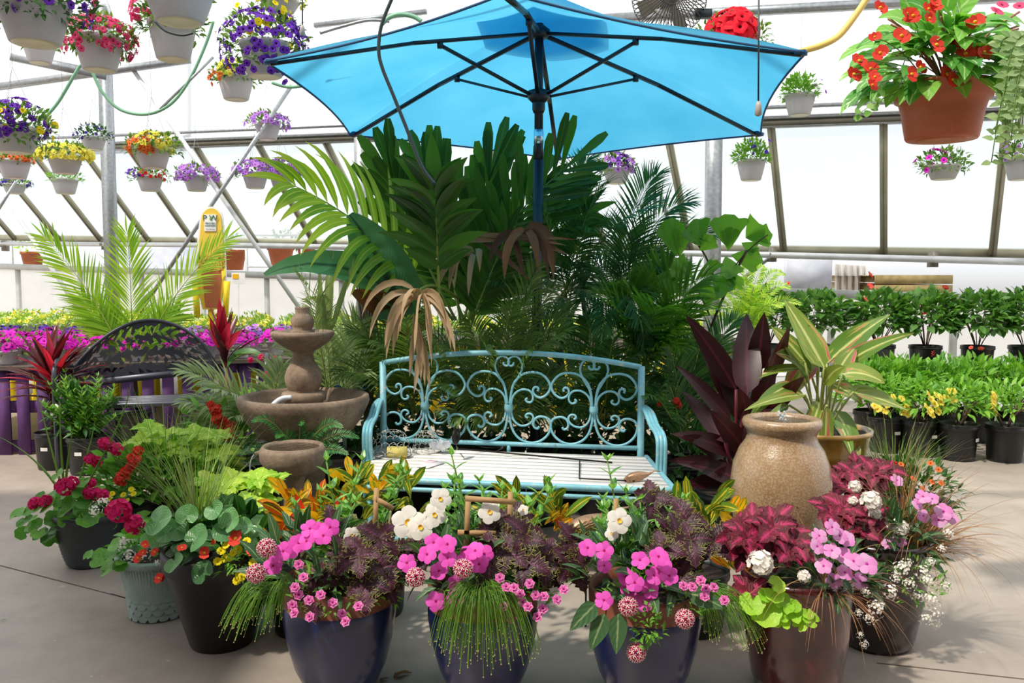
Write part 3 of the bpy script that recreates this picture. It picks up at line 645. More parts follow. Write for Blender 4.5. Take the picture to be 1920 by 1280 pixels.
cloche(735, 853, .1, .13, 'domed chicken wire cloche on the left end of the bench seat')
cloche(800, 846, .075, .11, 'smaller wire cloche tipped beside a shell ornament on the bench seat')
o = thing('shell_ornament', 'iridescent white shell petal ornament resting on the bench seat', 'ornament', onseat(825, 850)); sh = mat('iridescent_shell', '#d8dce4', .15, .2, trans=.3)
m = MB()
for k in range(8): m.leaf(o.location + V((0, 0, .015)), V((cos(k * .8) * .7, sin(k * .8) * .5, .6)), V((0, -1, .3)), .075, .04, 'obov', .3, .3, 4)
m.build('petals', sh, o)
o = thing('garden_stake', 'long thin black iron garden stake with a round disc lying across the seat', 'garden stake', onseat(1000, 868)); im = mat('black_iron', '#26221f', .5, .6)
a = onseat(790, 845) + V((0, 0, .03)); b = onseat(1148, 869) + V((0, 0, .006)); m = MB(); m.tube([a, b], .0045, 7)
c1 = onseat(1087, 868) + V((0, 0, .012)); m.tube([c1, onseat(1086, 900) + V((0, 0, .008)), onseat(1190, 904) + V((0, 0, .006))], .0035, 6); m.build('rod', im, o)
m = MB(); cc = P(855, 818, 4.3); m.lathe([(.035, -.008), (.042, -.004), (.042, .004), (.035, .008), (.012, .009), (.012, -.009)], cc, 24, Matrix.Rotation(pi / 2, 3, 'Y') @ Matrix.Rotation(.35, 3, 'X')); m.tube([cc - V((0, 0, .04)), a.lerp(b, .2)], .004, 5); m.build('disc', im, o)
m = MB(); m.box(onseat(808, 872) + V((0, 0, .005)), (.07, .15, .004), Matrix.Rotation(-.55, 3, 'Z')); m.mi = 1; m.box(onseat(808, 868) + V((0, 0, .0085)), (.05, .05, .002), Matrix.Rotation(-.55, 3, 'Z')); tag(m.build('paper_tag', [mat('paper_white', '#f0e8ec', .6), mat('print_pink', '#e8c4d0', .6)]), 'white paper tag with faint pink print on the bench seat', 'tag')
p = onseat(745, 858); m = MB(); m.tube([p + V((-.05, 0, .03)), p + V((.05, .0, .03))], .03, 12); tag(m.build('twine_roll', mat('twine', '#c8b868', .9, bump=.6)), 'straw coloured twine roll inside the wire cloche', 'twine roll')
m = MB(); r = random.Random(2); p = onseat(848, 877)
for k in range(5): m.leaf(p + V((0, 0, .003)), V((r.uniform(-1, 1), r.uniform(-1, 1), .15)), UP, .02, .01, 'ovate', .1, .3, 3)
tag(m.build('fallen_leaf', mat('fallen_leaf', '#c88a48', .8)), 'small curled orange fallen leaf on the bench seat', 'leaf')
copper = mat('copper_bird', '#a88468', .4, .4, var=.3, scale=25)
def heron(px, py, d, L, label, ang):
    p = P(px, py, d); o = thing('bird_ornament', label, 'bird ornament', p); m = MB(); ax = V((cos(ang), .15, sin(ang))); n = 12; rows = []
    s = V((0, 1, 0)); u = ax.cross(s).normalized()
    for i in range(n + 1):
        v = i / n; w = L * .17 * sin(pi * v ** .8) + .003; c0 = p + ax * (v - .5) * L
        rows.append([c0 + (s * cos(k * pi / 6) + u * sin(k * pi / 6)) * w for k in range(12)])
    m.grid(rows, close=True); m.build('body', copper, o); m = MB()
    for i in range(5):
        for j in range(6): m.leaf(p + ax * (-.3 + i * .12) * L + u * (-.1 + j * .04) * L * -1 + s * -(L * .15), -ax + V((0, -.15, -.1)), V((0, -1, .4)), L * .16, L * .06, 'ovate', .1, .3, 3)
    m.build('feathers', copper, o)
    m = MB(); m.tube([p + ax * .42 * L, p + ax * .62 * L + V((0, 0, .01)), p + ax * .85 * L], [L * .05, L * .03, .002], 8); m.build('beak', copper, o)
    if px < 1150: m = MB(); m.tube([p, V((p.x, p.y + .02, 0))], .004, 6); m.build('stake', im, o)
    return o
heron(1195, 893, 3.85, .13, 'slim copper bird ornament lying on the right end of the bench seat', .18)
heron(1100, 985, 3.3, .24, 'feathered copper bird ornament between white flowers in front of the bench', .35)
# ------------------------------------------------------------------ fountains
st = bpy.data.materials.new('cast_stone'); t = nt(st); f = noise_out(t, 7, 7, rough=.75); v_ = noise_out(t, 60, 4)
c = ramp(t, f, [(.3, srgb('#5e4c40')), (.5, srgb('#84705e')), (.7, srgb('#a48c78'))]); c = mixc(t, ramp(t, v_, [(.62, (0, 0, 0)), (.7, (.6, .6, .6))]), c, srgb('#4c3c34')); finish(t, c, .8, bump=f, bs=.6, bd=.01)
wat = mat('fountain_water', '#3c3026', .02, 0, spec=1.0, bump=.5, bscale=45)
p0 = P(570, 750, 4.5); Fo = thing('tiered_fountain', 'three tier brown cast stone fountain left of the blue bench', 'fountain', V((p0.x, 4.5, 0))); c0 = Fo.location
m = MB(); m.lathe([(.2, 0), (.2, .06), (.13, .1), (.1, .3), (.12, .45), (.16, .52)], c0, 28); m.build('pedestal', st, Fo)
m = MB(); m.lathe([(.08, .5), (.16, .52), (.24, .56), (.30, .64), (.335, .71), (.345, .74), (.34, .765), (.32, .77), (.30, .755), (.27, .70), (.15, .66), (.0, .655)], c0, 48, cap=False); m.build('basin', st, Fo)
m = MB(); m.disc(c0 + V((0, 0, .70)), .268, 32); m.build('water', wat, Fo)
m = MB(); m.lathe([(.075, .66), (.10, .70), (.1, .735), (.115, .742), (.118, .77), (.11, .785), (.075, .79), (.082, .80), (.096, .84), (.098, .87), (.085, .91), (.06, .95), (.052, .985), (.056, 1.0), (.06, 1.02)], c0, 32); m.build('column', st, Fo)
m = MB(); m.lathe([(.055, 1.0), (.09, 1.02), (.14, 1.055), (.155, 1.075), (.165, 1.09), (.163, 1.105), (.15, 1.11), (.12, 1.095), (.05, 1.085), (0, 1.085)], c0, 40, cap=False); m.build('upper_bowl', st, Fo)
m = MB(); m.lathe([(.05, 1.085), (.062, 1.095), (.062, 1.11), (.048, 1.116), (.056, 1.135), (.062, 1.155), (.056, 1.18), (.042, 1.198), (.036, 1.205), (.038, 1.228), (.04, 1.236), (.02, 1.236), (0, 1.22)], c0, 28); m.build('finial', st, Fo)
m = MB(); a = c0 + V((-.09, -.1, .72)); m.tube(crom([a + V((.05, 0, .05)), a + V((0, -.02, .045)), a + V((-.04, -.05, .01)), a + V((-.05, -.07, -.03))], 4), .013, 8); m.build('spout', mat('spout_white', '#d8dce4', .3), Fo)
p0 = P(549, 850, 4.0); S = thing('bowl_fountain', 'small round brown stone bowl of rippling water below the tiered fountain', 'fountain', V((p0.x, 4.0, 0))); c0 = S.location
m = MB(); m.lathe([(.04, .455), (.09, .465), (.13, .49), (.152, .53), (.156, .575), (.14, .60), (.128, .595), (.12, .57), (.1, .55), (0, .55)], c0, 40, cap=False); m.build('bowl', st, S)
m = MB(); m.disc(c0 + V((0, 0, .588)), .127, 32); m.build('water', wat, S); m = MB(); m.lathe([(.11, 0), (.1, .06), (.05, .14), (.045, .4), (.06, .46)], c0, 24); m.build('pedestal', st, S)
m = MB(); q = c0 + V((-.15, -.02, .56)); m.tube([q + V((.01, 0, .01)), q + V((-.02, -.01, 0))], .012, 8); m.build('lip', st, S); m = MB(); m.tube(crom([q + V((-.025, -.01, 0)), q + V((-.04, -.015, -.03)), q + V((-.045, -.02, -.1))], 4), .003, 5); m.build('water_thread', mat('water_thread', '#d8e0e8', .1), S)
# urn
um = bpy.data.materials.new('glazed_speckled_urn'); t = nt(um); f = noise_out(t, 130, 3); g = noise_out(t, 6, 5); h = noise_out(t, 18, 4, rough=.8)
c = ramp(t, g, [(.3, srgb('#8c6c4e')), (.7, srgb('#a88a68'))]); c = mixc(t, ramp(t, f, [(.45, (0, 0, 0)), (.6, (.4, .4, .4))]), c, srgb('#ccb494')); c = mixc(t, ramp(t, h, [(.66, (0, 0, 0)), (.71, (1, 1, 1))]), c, srgb('#5c4030')); finish(t, c, .28, bump=f, bs=.35, coat=.5, bd=.004)
p0 = P(1466, 800, 3.6); Ur = thing('urn_fountain', 'tall glossy speckled tan urn with water bubbling over its rim', 'fountain', V((p0.x, 3.6, 0))); c0 = Ur.location
m = MB(); m.lathe([(.12, 0), (.125, .02), (.15, .12), (.18, .26), (.205, .42), (.21, .52), (.2, .6), (.175, .665), (.15, .70), (.142, .725), (.148, .745), (.162, .762), (.166, .78), (.16, .795), (.14, .80), (.118, .79), (.113, .74), (.0, .73)], c0, 56, cap=True); m.build('body', um, Ur)
m = MB(); m.disc(c0 + V((0, 0, .785)), .118, 32); m.build('water', wat, Ur)
m = MB(); r = random.Random(1)
for k in range(16): q = c0 + V((r.uniform(-.014, .014), r.uniform(-.014, .014), .79 + r.uniform(0, .035))); m.lathe([(.001, -.006), (.005, -.002), (.005, .002), (.001, .006)], q, 8)
m.build('bubbling_water', mat('water_foam', '#e8ecec', .05, spec=1, trans=.5), Ur)
# ------------------------------------------------------------------ pots
def hexbump():
    m = bpy.data.materials.new('sage_hex_pot'); t = nt(m); tcx = N(t, 'ShaderNodeTexCoord'); s = N(t, 'ShaderNodeSeparateXYZ'); t.links.new(tcx.outputs['Object'], s.inputs[0])
    v = N(t, 'ShaderNodeTexWave', i_Scale=40.0); t.links.new(tcx.outputs['UV'], v.inputs[0])
    finish(t, ramp(t, noise_out(t, 9), [(.3, srgb('#8fa6a0')), (.7, srgb('#aabcb4'))]), .6, bump=v.outputs['Fac'], bs=.25, bd=.003); return m
navy = mat('navy_glaze', '#151e4a', .3, 0, coat=.4, var=.25); band = mat('brown_rim_glaze', '#7c4838', .5, bump=.15); ox = mat('oxblood_glaze', '#48181a', .2, coat=.7, var=.6, scale=12, bump=.1); dkb = mat('dark_brown_glaze', '#241412', .25, coat=.5, var=.3)
blk = mat('matte_black_pot', '#0e0c0c', .35, var=.2); blkr = mat('charcoal_rim', '#262424', .5); gry = mat('grey_ribbed_pot', '#3c4044', .55, bump=.2); sage = hexbump(); nur = mat('black_nursery_plastic', '#16181a', .4, var=.2); gold = mat('amber_glaze', '#9c7838', .2, coat=.7, var=.35, scale=9); lab = mat('white_label', '#f2f0ec', .6)
def pot(root, R_, H, kind):
    c = root.location; m = MB()
    if kind == 'blue': m.lathe([(.6*R_, 0), (.64*R_, .01), (.80*R_, .2*H), (.93*R_, .45*H), (1.0*R_, .68*H), (1.0*R_, .76*H), (.985*R_, .8*H)], c, 48); m.mi = 1; m.lathe([(.985*R_, .8*H), (.975*R_, .81*H), (.99*R_, .97*H), (1.0*R_, H), (.93*R_, H), (.9*R_, .9*H)], c, 48, cap=False); m.build('pot', [navy, band], root)
    elif kind == 'ox': m.lathe([(.72*R_, 0), (.8*R_, .1*H), (.93*R_, .5*H), (.97*R_, .9*H), (R_, .94*H), (R_, H), (.92*R_, H), (.9*R_, .9*H)], c, 48); m.build('pot', ox, root)
    elif kind == 'brown': m.lathe([(.66*R_, 0), (.72*R_, .05*H), (.9*R_, .5*H), (.97*R_, .92*H), (R_, .95*H), (R_, H), (.92*R_, H), (.9*R_, .9*H)], c, 48); m.build('pot', dkb, root)
    elif kind == 'black': m.lathe([(.54*R_, 0), (.57*R_, .01), (.75*R_, .38*H), (.92*R_, .74*H), (.97*R_, .8*H)], c, 48); m.mi = 1; m.lathe([(.97*R_, .8*H), (1.0*R_, .82*H), (1.02*R_, .98*H), (1.0*R_, H), (.93*R_, H), (.9*R_, .9*H)], c, 48, cap=False); m.build('pot', [blk, blkr], root)
    elif kind == 'sage':
        m.lathe([(.62*R_, 0), (.68*R_, .02), (.78*R_, .3*H), (.86*R_, .6*H), (.92*R_, .88*H), (1.0*R_, .9*H), (1.03*R_, .97*H), (1.0*R_, H), (.9*R_, H), (.88*R_, .9*H)], c, 48)
        for j in range(4):
            z = (.1 + j * .1) * H; rad = (.7 + .12 * (z / H)) * R_ + .001 * j
            for i in range(18):
                a = 2 * pi * (i + .5 * (j % 2)) / 18; n = V((cos(a), sin(a), .12)).normalized(); m.disc(c + V((cos(a) * rad, sin(a) * rad, z)) + n * .002, .155 * R_, 6, n, .004)
        for i in range(72):
            a = 2 * pi * i / 72; m.tube([c + V((cos(a) * R_ * .815, sin(a) * R_ * .815, .5 * H)), c + V((cos(a) * R_ * .915, sin(a) * R_ * .915, .87 * H))], .003, 4)
        m.build('pot', sage, root)
    elif kind == 'grey':
        pr = [(.58*R_, 0)]
        for i in range(26): z = i / 25 * .86; pr.append(((.62 + .34 * (z / .86) ** .7 + (.008 if i % 2 else -.008)) * R_, z * H + .006))
        m.lathe(pr + [(R_, .9*H), (1.02*R_, H), (.93*R_, H), (.9*R_, .9*H)], c, 48); m.build('pot', gry, root)
    elif kind == 'nursery':
        n = 40; rows = []; 
        for r_, z in ((.82, 0), (.84, .02), (.86, .1), (.97, .86), (1.03, .87), (1.04, .93), (1.0, .95), (1.03, .97), (1.03, 1), (.96, 1), (.93, .9)):
            rows.append([c + V((cos(2*pi*k/n) * R_ * r_ * (1 + (.018 if k % 4 < 2 and .05 < z < .86 else 0)), sin(2*pi*k/n) * R_ * r_ * (1 + (.018 if k % 4 < 2 and .05 < z < .86 else 0)), z * H)) for k in range(n)])
        b = m.grid(rows, close=True); m.f.append(tuple(range(b, b + n))); m.m.append(0); m.build('pot', nur, root)
    elif kind == 'bowl': m.lathe([(.45*R_, 0), (.5*R_, .02), (.72*R_, .2*H), (.9*R_, .55*H), (.97*R_, .88*H), (1.03*R_, .92*H), (1.03*R_, H), (.96*R_, H), (.92*R_, .9*H)], c, 48); m.build('pot', gold, root)
    m = MB(); m.disc(c + V((0, 0, H * .91)), R_ * .915, 24, wob=.01); m.build('soil', M_soil, root)
def label(root, R_, H, a, w=.05, h=.025, z=.6):
    c = root.location; m = MB(); rows = []
    for zz in (-h / 2, h / 2): rows.append([c + V((cos(a + t_) * (R_ * .98 + .004), sin(a + t_) * (R_ * .98 + .004), H * z + zz)) for t_ in [(-w / 2 + w * i / 3) / R_ for i in range(4)]])
    m.grid(rows); m.build('label', lab, root)
def planter(label_, px, d, R_, H, kind, cat='potted plant', name='flower_planter', group=None, z0=0):
    p = P(px, 700, d); o = thing(name, label_, cat, V((p.x, d, z0)), group); pot(o, R_, H, kind); return o
def blooms(root, key, pts, d, rpx, dj=.06, seed=1, up=.6, out=.75):
    r = random.Random(seed)
    for q in pts:
        dd = d + r.uniform(-dj, dj); rad = (q[2] if len(q) > 2 else rpx) * dd / F
        p = P(q[0], q[1], dd); n = V((r.uniform(-.35, .35), -out, up + r.uniform(-.15, .2)))
        put(key, root, p, n, rad, r)
def stems_to(root, pts, d, top, nm='flower_stem', rad=.0018):
    m = MB(); r = random.Random(5); base = root.location + V((0, 0, top))
    for q in pts:
        e = P(q[0], q[1], d); b = base + V((r.uniform(-.06, .06), r.uniform(-.06, .06), 0)); m.tube(bez(b, b.lerp(e, .5) + V((0, 0, .06)), e, 5), rad, 4)
    m.build(nm, M_stem, root)
def fol(root, nm, mt, fn, kind=None):
    m = MB(); fn(m); o = m.build(nm, mt, root)
    if kind: o['kind'] = kind
    return o
def coleus(mb, c, rx, ry, rz, n, L, W, seed, seg=9, teeth=.22, droop=.9, shell=.5):
    r = random.Random(seed)
    mound(mb, c, rx, ry, rz, n, L, W, 'ovate', r, droop, .15, seg, .9, 0, shell, .05, teeth)
def whorl(mb, c, n, L, W, r, prof='ovate', droop=.6, tilt=.35, a0=None, seg=5, teeth=0, wave=0, nn=UP):
    q = nn.to_track_quat('Z', 'Y').to_matrix(); a0 = r.random() * 6 if a0 is None else a0
    for i in range(n):
        a = a0 + 2 * pi * i / n + r.uniform(-.2, .2); s = r.uniform(.75, 1.1)
        mb.leaf(c, q @ V((cos(a), sin(a), tilt)), q @ V((-cos(a) * tilt, -sin(a) * tilt, 1)), L * s, W * s, prof, droop, .18, seg, wave, teeth, rr=r)
def shoot(mb, a, b, n, L, W, r, droop=.5, prof='ovate'):
    pts = bez(a, a.lerp(b, .5) + rv(r, .02), b, 8); mb.mi = 1; mb.tube(pts, .003, 5); mb.mi = 0
    for i in range(n):
        t_ = .2 + .8 * i / n; p = pts[min(7, int(t_ * 8))].lerp(pts[min(8, int(t_ * 8) + 1)], t_ * 8 % 1); an = i * pi / 2 + r.uniform(-.3, .3)
        for s in (0, pi): mb.leaf(p, V((cos(an + s), sin(an + s), .55 + .4 * t_)), UP, L * (1.1 - .5 * t_), W * (1.1 - .5 * t_), prof, droop, .25, 5, rr=r)
    whorl(mb, b, 4, L * .5, W * .5, r, 'lance', .1, 1.2)
def rnd_leaf(mb, p, n, r_, rr, seg=10, dish=.12, lobes=0):
    """rounded leaf blade as a shallow dish around its petiole point"""
    q = n.normalized().to_track_quat('Z', 'Y').to_matrix(); K = 20; rows = []; uv = []; a0 = rr.random() * 6
    for fr in (.02, .5, 1):
        row = []; u_ = []
        for k in range(K):
            a = a0 + 2 * pi * k / K; cut = .35 + .65 * min(1, abs(((a - a0 + pi) % (2 * pi)) - pi) / .5) if fr > .3 else 1
            x = r_ * fr * (1 + lobes * cos(a * 7)) * (cut if fr > .9 else 1); row.append(p + q @ V((cos(a) * x, sin(a) * x, r_ * (dish * (1 - fr * fr) * -1.0 + dish * fr * .6 * sin(3 * a + a0)))))
            u_.append((.5 + .5 * abs(cos(3.5 * a)) * .9, fr))
        rows.append(row); uv.append(u_)
    mb.grid(rows, uv, close=True)
# ---- three navy pots in front
def navy_planter(label_, px, d, R_, H, seed, imp, verb, cal, whites, coleus_c, grass, extra=None):
    o = planter(label_, px, d, R_, H, 'blue', name='navy_planter'); c = o.location; r = random.Random(seed)
    fol(o, 'impatiens_foliage', L_imp, lambda m: mound(m, c + V((-.05, -.02, H + .02)), .22, .17, .17, 130, .10, .034, 'ovate', r, .8, .3, 5, .8, -.1, .5))
    fol(o, 'trailing_foliage', L_green, lambda m: mound(m, c + V((.04, -.1, H + .0)), .19, .11, .09, 260, .035, .011, 'ovate', r, .5, .3, 3, .7, -.6, .4))
    for i, (cx, cy, dd, rx, rz, n) in enumerate(coleus_c):
        q = P(cx, cy, dd); fol(o, 'coleus_foliage', L_col, lambda m: [whorl(m, q + V((r.uniform(-rx, rx), r.uniform(-.08, .08), r.uniform(-rz, rz))), 4, .09, .07, r, 'ovate', 1.0, .25, None, 13, .26, .08, (V((r.uniform(-.5, .5), -.75, .6))).normalized()) for _ in range(n)])
    def man(m):
        for k in range(9):
            a = c + V((r.uniform(-.1, .1), .06, H * .9)); b = c + V((r.uniform(-.2, .24), .08 + r.uniform(-.05, .08), H + r.uniform(.2, .42))); shoot(m, a, b, 7, .085, .036, r)
    fol(o, 'mandevilla_foliage', [L_mand, M_stem], man)
    m = MB(); gx, gy, gd, gn, gl, gb = grass; q = P(gx, gy, gd)
    tips_ = []
    for k in range(gn):
        a = r.random() * 2 * pi; L = gl * r.uniform(.5, 1.1); p0 = q + V((cos(a) * .04, sin(a) * .03 - .02, r.uniform(-.02, .03))); d1 = V((cos(a) * .5 + gb, -abs(sin(a)) * .55 - .15, .5)).normalized()
        p1 = p0 + d1 * L * .35; p2 = p1 + V((d1.x * .35 + gb * .2, d1.y * .25, -1)) * L * .75; m.tube(bez(p0, p1, p2, 7), .0009, 3, False); tips_.append(p2)
    m.mi = 1
    for p2 in tips_: m.lathe([(.0005, -.002), (.0022, 0), (.0005, .002)], p2, 5, cap=False)
    m.build('fiber_optic_grass', [L_fib, mat('grass_tip', '#c8b87c', .7)], o)
    blooms(o, 'impatiens_flower', imp, d - .22, 19, .03, seed, .5, .8); blooms(o, 'verbena_cluster', verb, d - .25, 20, .02, seed); blooms(o, 'calibrachoa_flower', cal, d - .27, 11, .02, seed); blooms(o, 'mandevilla_flower', whites, d - .08, 26, .03, seed + 1, .25, .9)
    return o
A = navy_planter('navy glazed pot of pink impatiens and plum coleus beside the big black pot', 630, 2.84, .192, .375, 11,
 [(581, 991), (598, 996), (619, 988), (606, 1004), (560, 1018), (575, 1014), (531, 1033), (545, 1030), (512, 1060), (584, 1003)], [(500, 1027), (480, 1075)],
 [(569, 1082), (553, 1101), (560, 1115), (601, 1115), (548, 1134), (552, 1149), (581, 1156), (579, 1125), (624, 1130), (641, 1151), (648, 1165), (672, 1136), (560, 1058)],
 [(765, 979, 33), (789, 988, 27), (815, 965, 24), (826, 935, 22), (660, 1003, 17)], [(665, 1050, 2.72, .10, .09, 11), (735, 1050, 2.78, .06, .06, 5), (590, 1090, 2.7, .05, .04, 2)], (520, 1095, 2.66, 150, .2, -.5))
Bp = navy_planter('navy glazed pot in the middle with long trailing grass and small rose blooms', 905, 2.82, .188, .37, 12,
 [(763, 1055), (801, 1039), (813, 1017), (839, 1020), (839, 1046), (823, 1070), (817, 1127, 20), (856, 1093), (854, 1120), (877, 1039), (874, 1050), (891, 1032), (908, 1038), (898, 1057)], [(779, 1082), (868, 1066)],
 [(949, 1100), (964, 1102), (975, 1113), (993, 1094), (1004, 1116), (1020, 1118), (1044, 1124), (979, 1129), (990, 1137), (944, 1137), (1018, 1141), (1008, 1156), (959, 1160), (937, 1083), (1057, 1105)],
 [(918, 960, 23), (968, 988, 19), (981, 956, 11)], [(965, 1030, 2.7, .09, .09, 9), (1050, 1050, 2.72, .07, .06, 6), (920, 1005, 2.72, .04, .03, 2)], (905, 1105, 2.62, 260, .3, .05))
Cp = navy_planter('navy glazed pot with a striped flower ball hanging over its right hand front', 1213, 2.8, .19, .365, 13,
 [(1102, 1027), (1133, 1032), (1133, 1060, 15), (1200, 1050), (1235, 1043), (1243, 1055), (1174, 1081), (1226, 1079), (1255, 1079), (1180, 1108), (1219, 1105), (1207, 1129), (1132, 1125), (1190, 1092)], [(1178, 1137), (1284, 1160), (1193, 1223)],
 [(1298, 1100), (1314, 1088), (1324, 1104), (1321, 1118), (1358, 1125), (1281, 1098), (1338, 1101)],
 [(1161, 976, 26), (1147, 1000, 14)], [(1265, 1030, 2.74, .07, .08, 8), (1300, 985, 2.86, .07, .07, 6), (1240, 955, 2.9, .04, .04, 3)], (1325, 1110, 2.68, 150, .22, .5))
Cp['label'] = 'navy glazed pot with one striped flower ball hanging low over its front'
m = MB(); r = random.Random(3)

for (x, y, dx, dz) in ((1135, 1150, -.5, -1), (1160, 1150, -.1, -1), (1120, 1130, -.8, -.6), (1290, 1110, .8, -.2)): m = MB(); m.leaf(P(x, y, 2.56), V((dx, -.3, dz)), V((0, -1, .3)), .12, .06, 'ovate', .2, .2, 6); m.build('large_leaf', L_imp, Cp)
m = MB(); mound(m, P(1215, 1175, 2.55), .05, .03, .07, 90, .022, .014, 'ovate', r, .4, .2, 3, .8, -1, .3, 0, .2); m.build('verbena_foliage', L_green, Cp)
# wooden trellises in the middle navy pot and its neighbour
wd = mat('trellis_wood', '#b08c60', .7, bump=.3)
def bars(label_, segs, d):
    c_ = P(segs[0][0][0], segs[0][0][1], d); o = thing('wooden_trellis', label_, 'trellis', c_)
    for a, b in segs: m = MB(); m.bar(P(*a, d), P(*b, d), .017, .008, V((0, -1, 0))); m.build('lath', wd, o)
bars('small wooden ladder trellis between white flowers in the middle navy pot', [((874, 1030), (878, 930)), ((872, 934), (966, 941)), ((955, 1010), (957, 922)), ((858, 998), (930, 1000))], 2.72)
bars('short wooden trellis bar rising left of the large white flowers', [((700, 932), (738, 954)), ((703, 1010), (706, 915))], 2.86)
bars('single wooden trellis stake above the white flower in front of the bench end', [((1155, 1020), (1155, 935))], 2.86)
# ---- oxblood pot
D = planter('streaked oxblood glazed pot with burgundy coleus and lime geranium leaves', 1506, 2.84, .187, .4, 'ox', name='oxblood_planter'); c = D.location; r = random.Random(21)
def colr(o, pts, d, mt=L_cred):
    for (x, y, n, s) in pts:
        q = P(x, y, d); fol(o, 'coleus_foliage', mt, lambda m: [whorl(m, q + V((r.uniform(-s, s), r.uniform(-.06, .06), r.uniform(-s, s) * .6)), 5, .085, .062, r, 'ovate', .8, .3, None, 9, .14, .05, V((r.uniform(-.4, .4), -.6, .7)).normalized()) for _ in range(n)])
colr(D, [(1425, 1010, 8, .06), (1470, 1030, 7, .06), (1400, 1030, 5, .05), (1445, 985, 4, .05), (1405, 1105, 2, .02)], 2.74); colr(D, [(1575, 955, 6, .05)], 3.1); colr(D, [(1620, 985, 6, .05)], 3.1)
m = MB()
for (x, y, s) in ((1410, 1130, 25), (1436, 1148, 30), (1470, 1130, 22), (1480, 1150, 24), (1452, 1112, 20), (1505, 1155, 17), (1465, 1165, 18), (1523, 1162, 16), (1500, 1170, 15), (1457, 1095, 18), (1435, 1115, 15), (1515, 1150, 12), (1490, 1135, 14)): rnd_leaf(m, P(x, y, 2.62), V((r.uniform(-.3, .3), -.7, .7)), s * 2.62 / F, r, lobes=.06)
m.build('geranium_leaves', L_chart, D)
fol(D, 'impatiens_foliage', L_imp, lambda m: mound(m, P(1560, 1085, 2.78), .14, .14, .12, 110, .085, .032, 'ovate', r, .8, .3, 5, .8, -.3, .4))
blooms(D, 'blush_impatiens_flower', [(1532, 1024), (1560, 1032), (1588, 1010), (1560, 988), (1544, 1061), (1580, 1040), (1625, 1057, 23), (1584, 1073), (1613, 1089, 17), (1564, 1089), (1536, 1004), (1574, 1004), (1600, 1052, 20)], 2.62, 17, .04, 8)
blooms(D, 'white_geranium_cluster', [(1426, 1055, 26), (1507, 1080, 13)], 2.6, 20, .01); stems_to(D, [(1426, 1065), (1431, 1070), (1507, 1085)], 2.61, .36)
fol(D, 'bronze_grass', L_grr, lambda m: blades(m, P(1550, 1120, 2.72), 80, .34, .0045, r, 1.5, 2.2, 9, .03, V((.25, -.45, 0))))
blooms(D, 'white_alyssum_cluster', [(1641, 1142, 20), (1668, 1109, 18), (1625, 1110, 12), (1621, 1207, 10), (1612, 1190, 8), (1630, 1160, 13), (1610, 1150, 10), (1650, 1135, 12)], 2.62, 16, .02)
# ---- dark brown pot behind it
E_ = planter('dark brown glazed pot with airy white blooms and bronze grass spilling over the floor', 1658, 3.18, .19, .42, 'brown', name='brown_planter'); c = E_.location
fol(E_, 'impatiens_foliage', L_imp, lambda m: mound(m, P(1660, 1030, 3.15), .2, .16, .15, 170, .09, .032, 'ovate', r, .8, .3, 5, .8, -.3, .4))
fol(E_, 'bronze_grass', L_grr, lambda m: blades(m, P(1725, 1040, 3.15), 170, .42, .005, r, 1.3, 1.8, 9, .05, V((.35, -.35, .1))))
fol(E_, 'upright_grass', L_grr, lambda m: blades(m, P(1690, 1010, 3.2), 70, .4, .005, r, .9, 1.0, 8, .05, V((.1, -.1, .3))))
fol(E_, 'alyssum_foliage', L_green, lambda m: mound(m, P(1710, 1090, 3.0), .12, .09, .1, 200, .03, .008, 'lance', r, .4, .3, 3, .7, -.6, .3))
blooms(E_, 'white_alyssum_cluster', [(1690, 1069, 20), (1727, 1073, 18), (1747, 1124, 18), (1771, 1099, 15), (1751, 1150, 18), (1705, 1095, 15), (1680, 1085, 14), (1745, 1055, 12), (1735, 1160, 14), (1765, 1030, 12), (1778, 1000, 12), (1720, 1120, 14), (1755, 1170, 12), (1700, 1055, 13), (1740, 1090, 15)], 2.95, 16, .04)
blooms(E_, 'blush_impatiens_flower', [(1769, 959, 18), (1731, 931, 15), (1731, 967, 14), (1784, 971, 14), (1748, 935, 13), (1686, 1012, 16), (1664, 1020, 12), (1760, 975, 15), (1720, 945, 12)], 3.05, 15, .05, 9)
blooms(E_, 'white_geranium_cluster', [(1633, 939, 21), (1599, 939, 10), (1686, 990, 19), (1640, 965, 14)], 3.1, 18, .03)
# ---- black pot with begonia
Fp = planter('large matte black pot with big round begonia leaves and red flowers', 403, 3.18, .207, .375, 'black', name='begonia_planter'); c = Fp.location; r = random.Random(31)
def begl(root, pts, d, mt=L_beg):
    m = MB()
    for (x, y, s) in pts: rnd_leaf(m, P(x, y, d + r.uniform(-.05, .05)), V((r.uniform(-.6, .4), -.75, r.uniform(.3, .9))), s * d / F, r, dish=.16)
    return m.build('begonia_leaves', mt, root)
begl(Fp, [(367, 1007, 28), (428, 975, 26), (419, 996, 22), (474, 1003, 22), (325, 1054, 21), (379, 1072, 24), (295, 975, 30), (330, 992, 24), (282, 1014, 20), (350, 965, 22), (445, 1030, 18), (400, 955, 20), (345, 1030, 18), (394, 1002, 12), (310, 1000, 20), (455, 985, 18)], 2.98)
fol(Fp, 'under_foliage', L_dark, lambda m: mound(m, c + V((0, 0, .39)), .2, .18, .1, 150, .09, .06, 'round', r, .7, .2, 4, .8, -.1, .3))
blooms(Fp, 'begonia_flower', [(383, 1037, 14), (442, 1010, 18), (471, 1034, 12), (403, 1014, 9), (341, 1027, 10), (273, 1021, 10), (259, 1046, 11), (298, 1084, 11), (268, 1036, 9), (290, 1035, 9)], 2.93, 12, .02)
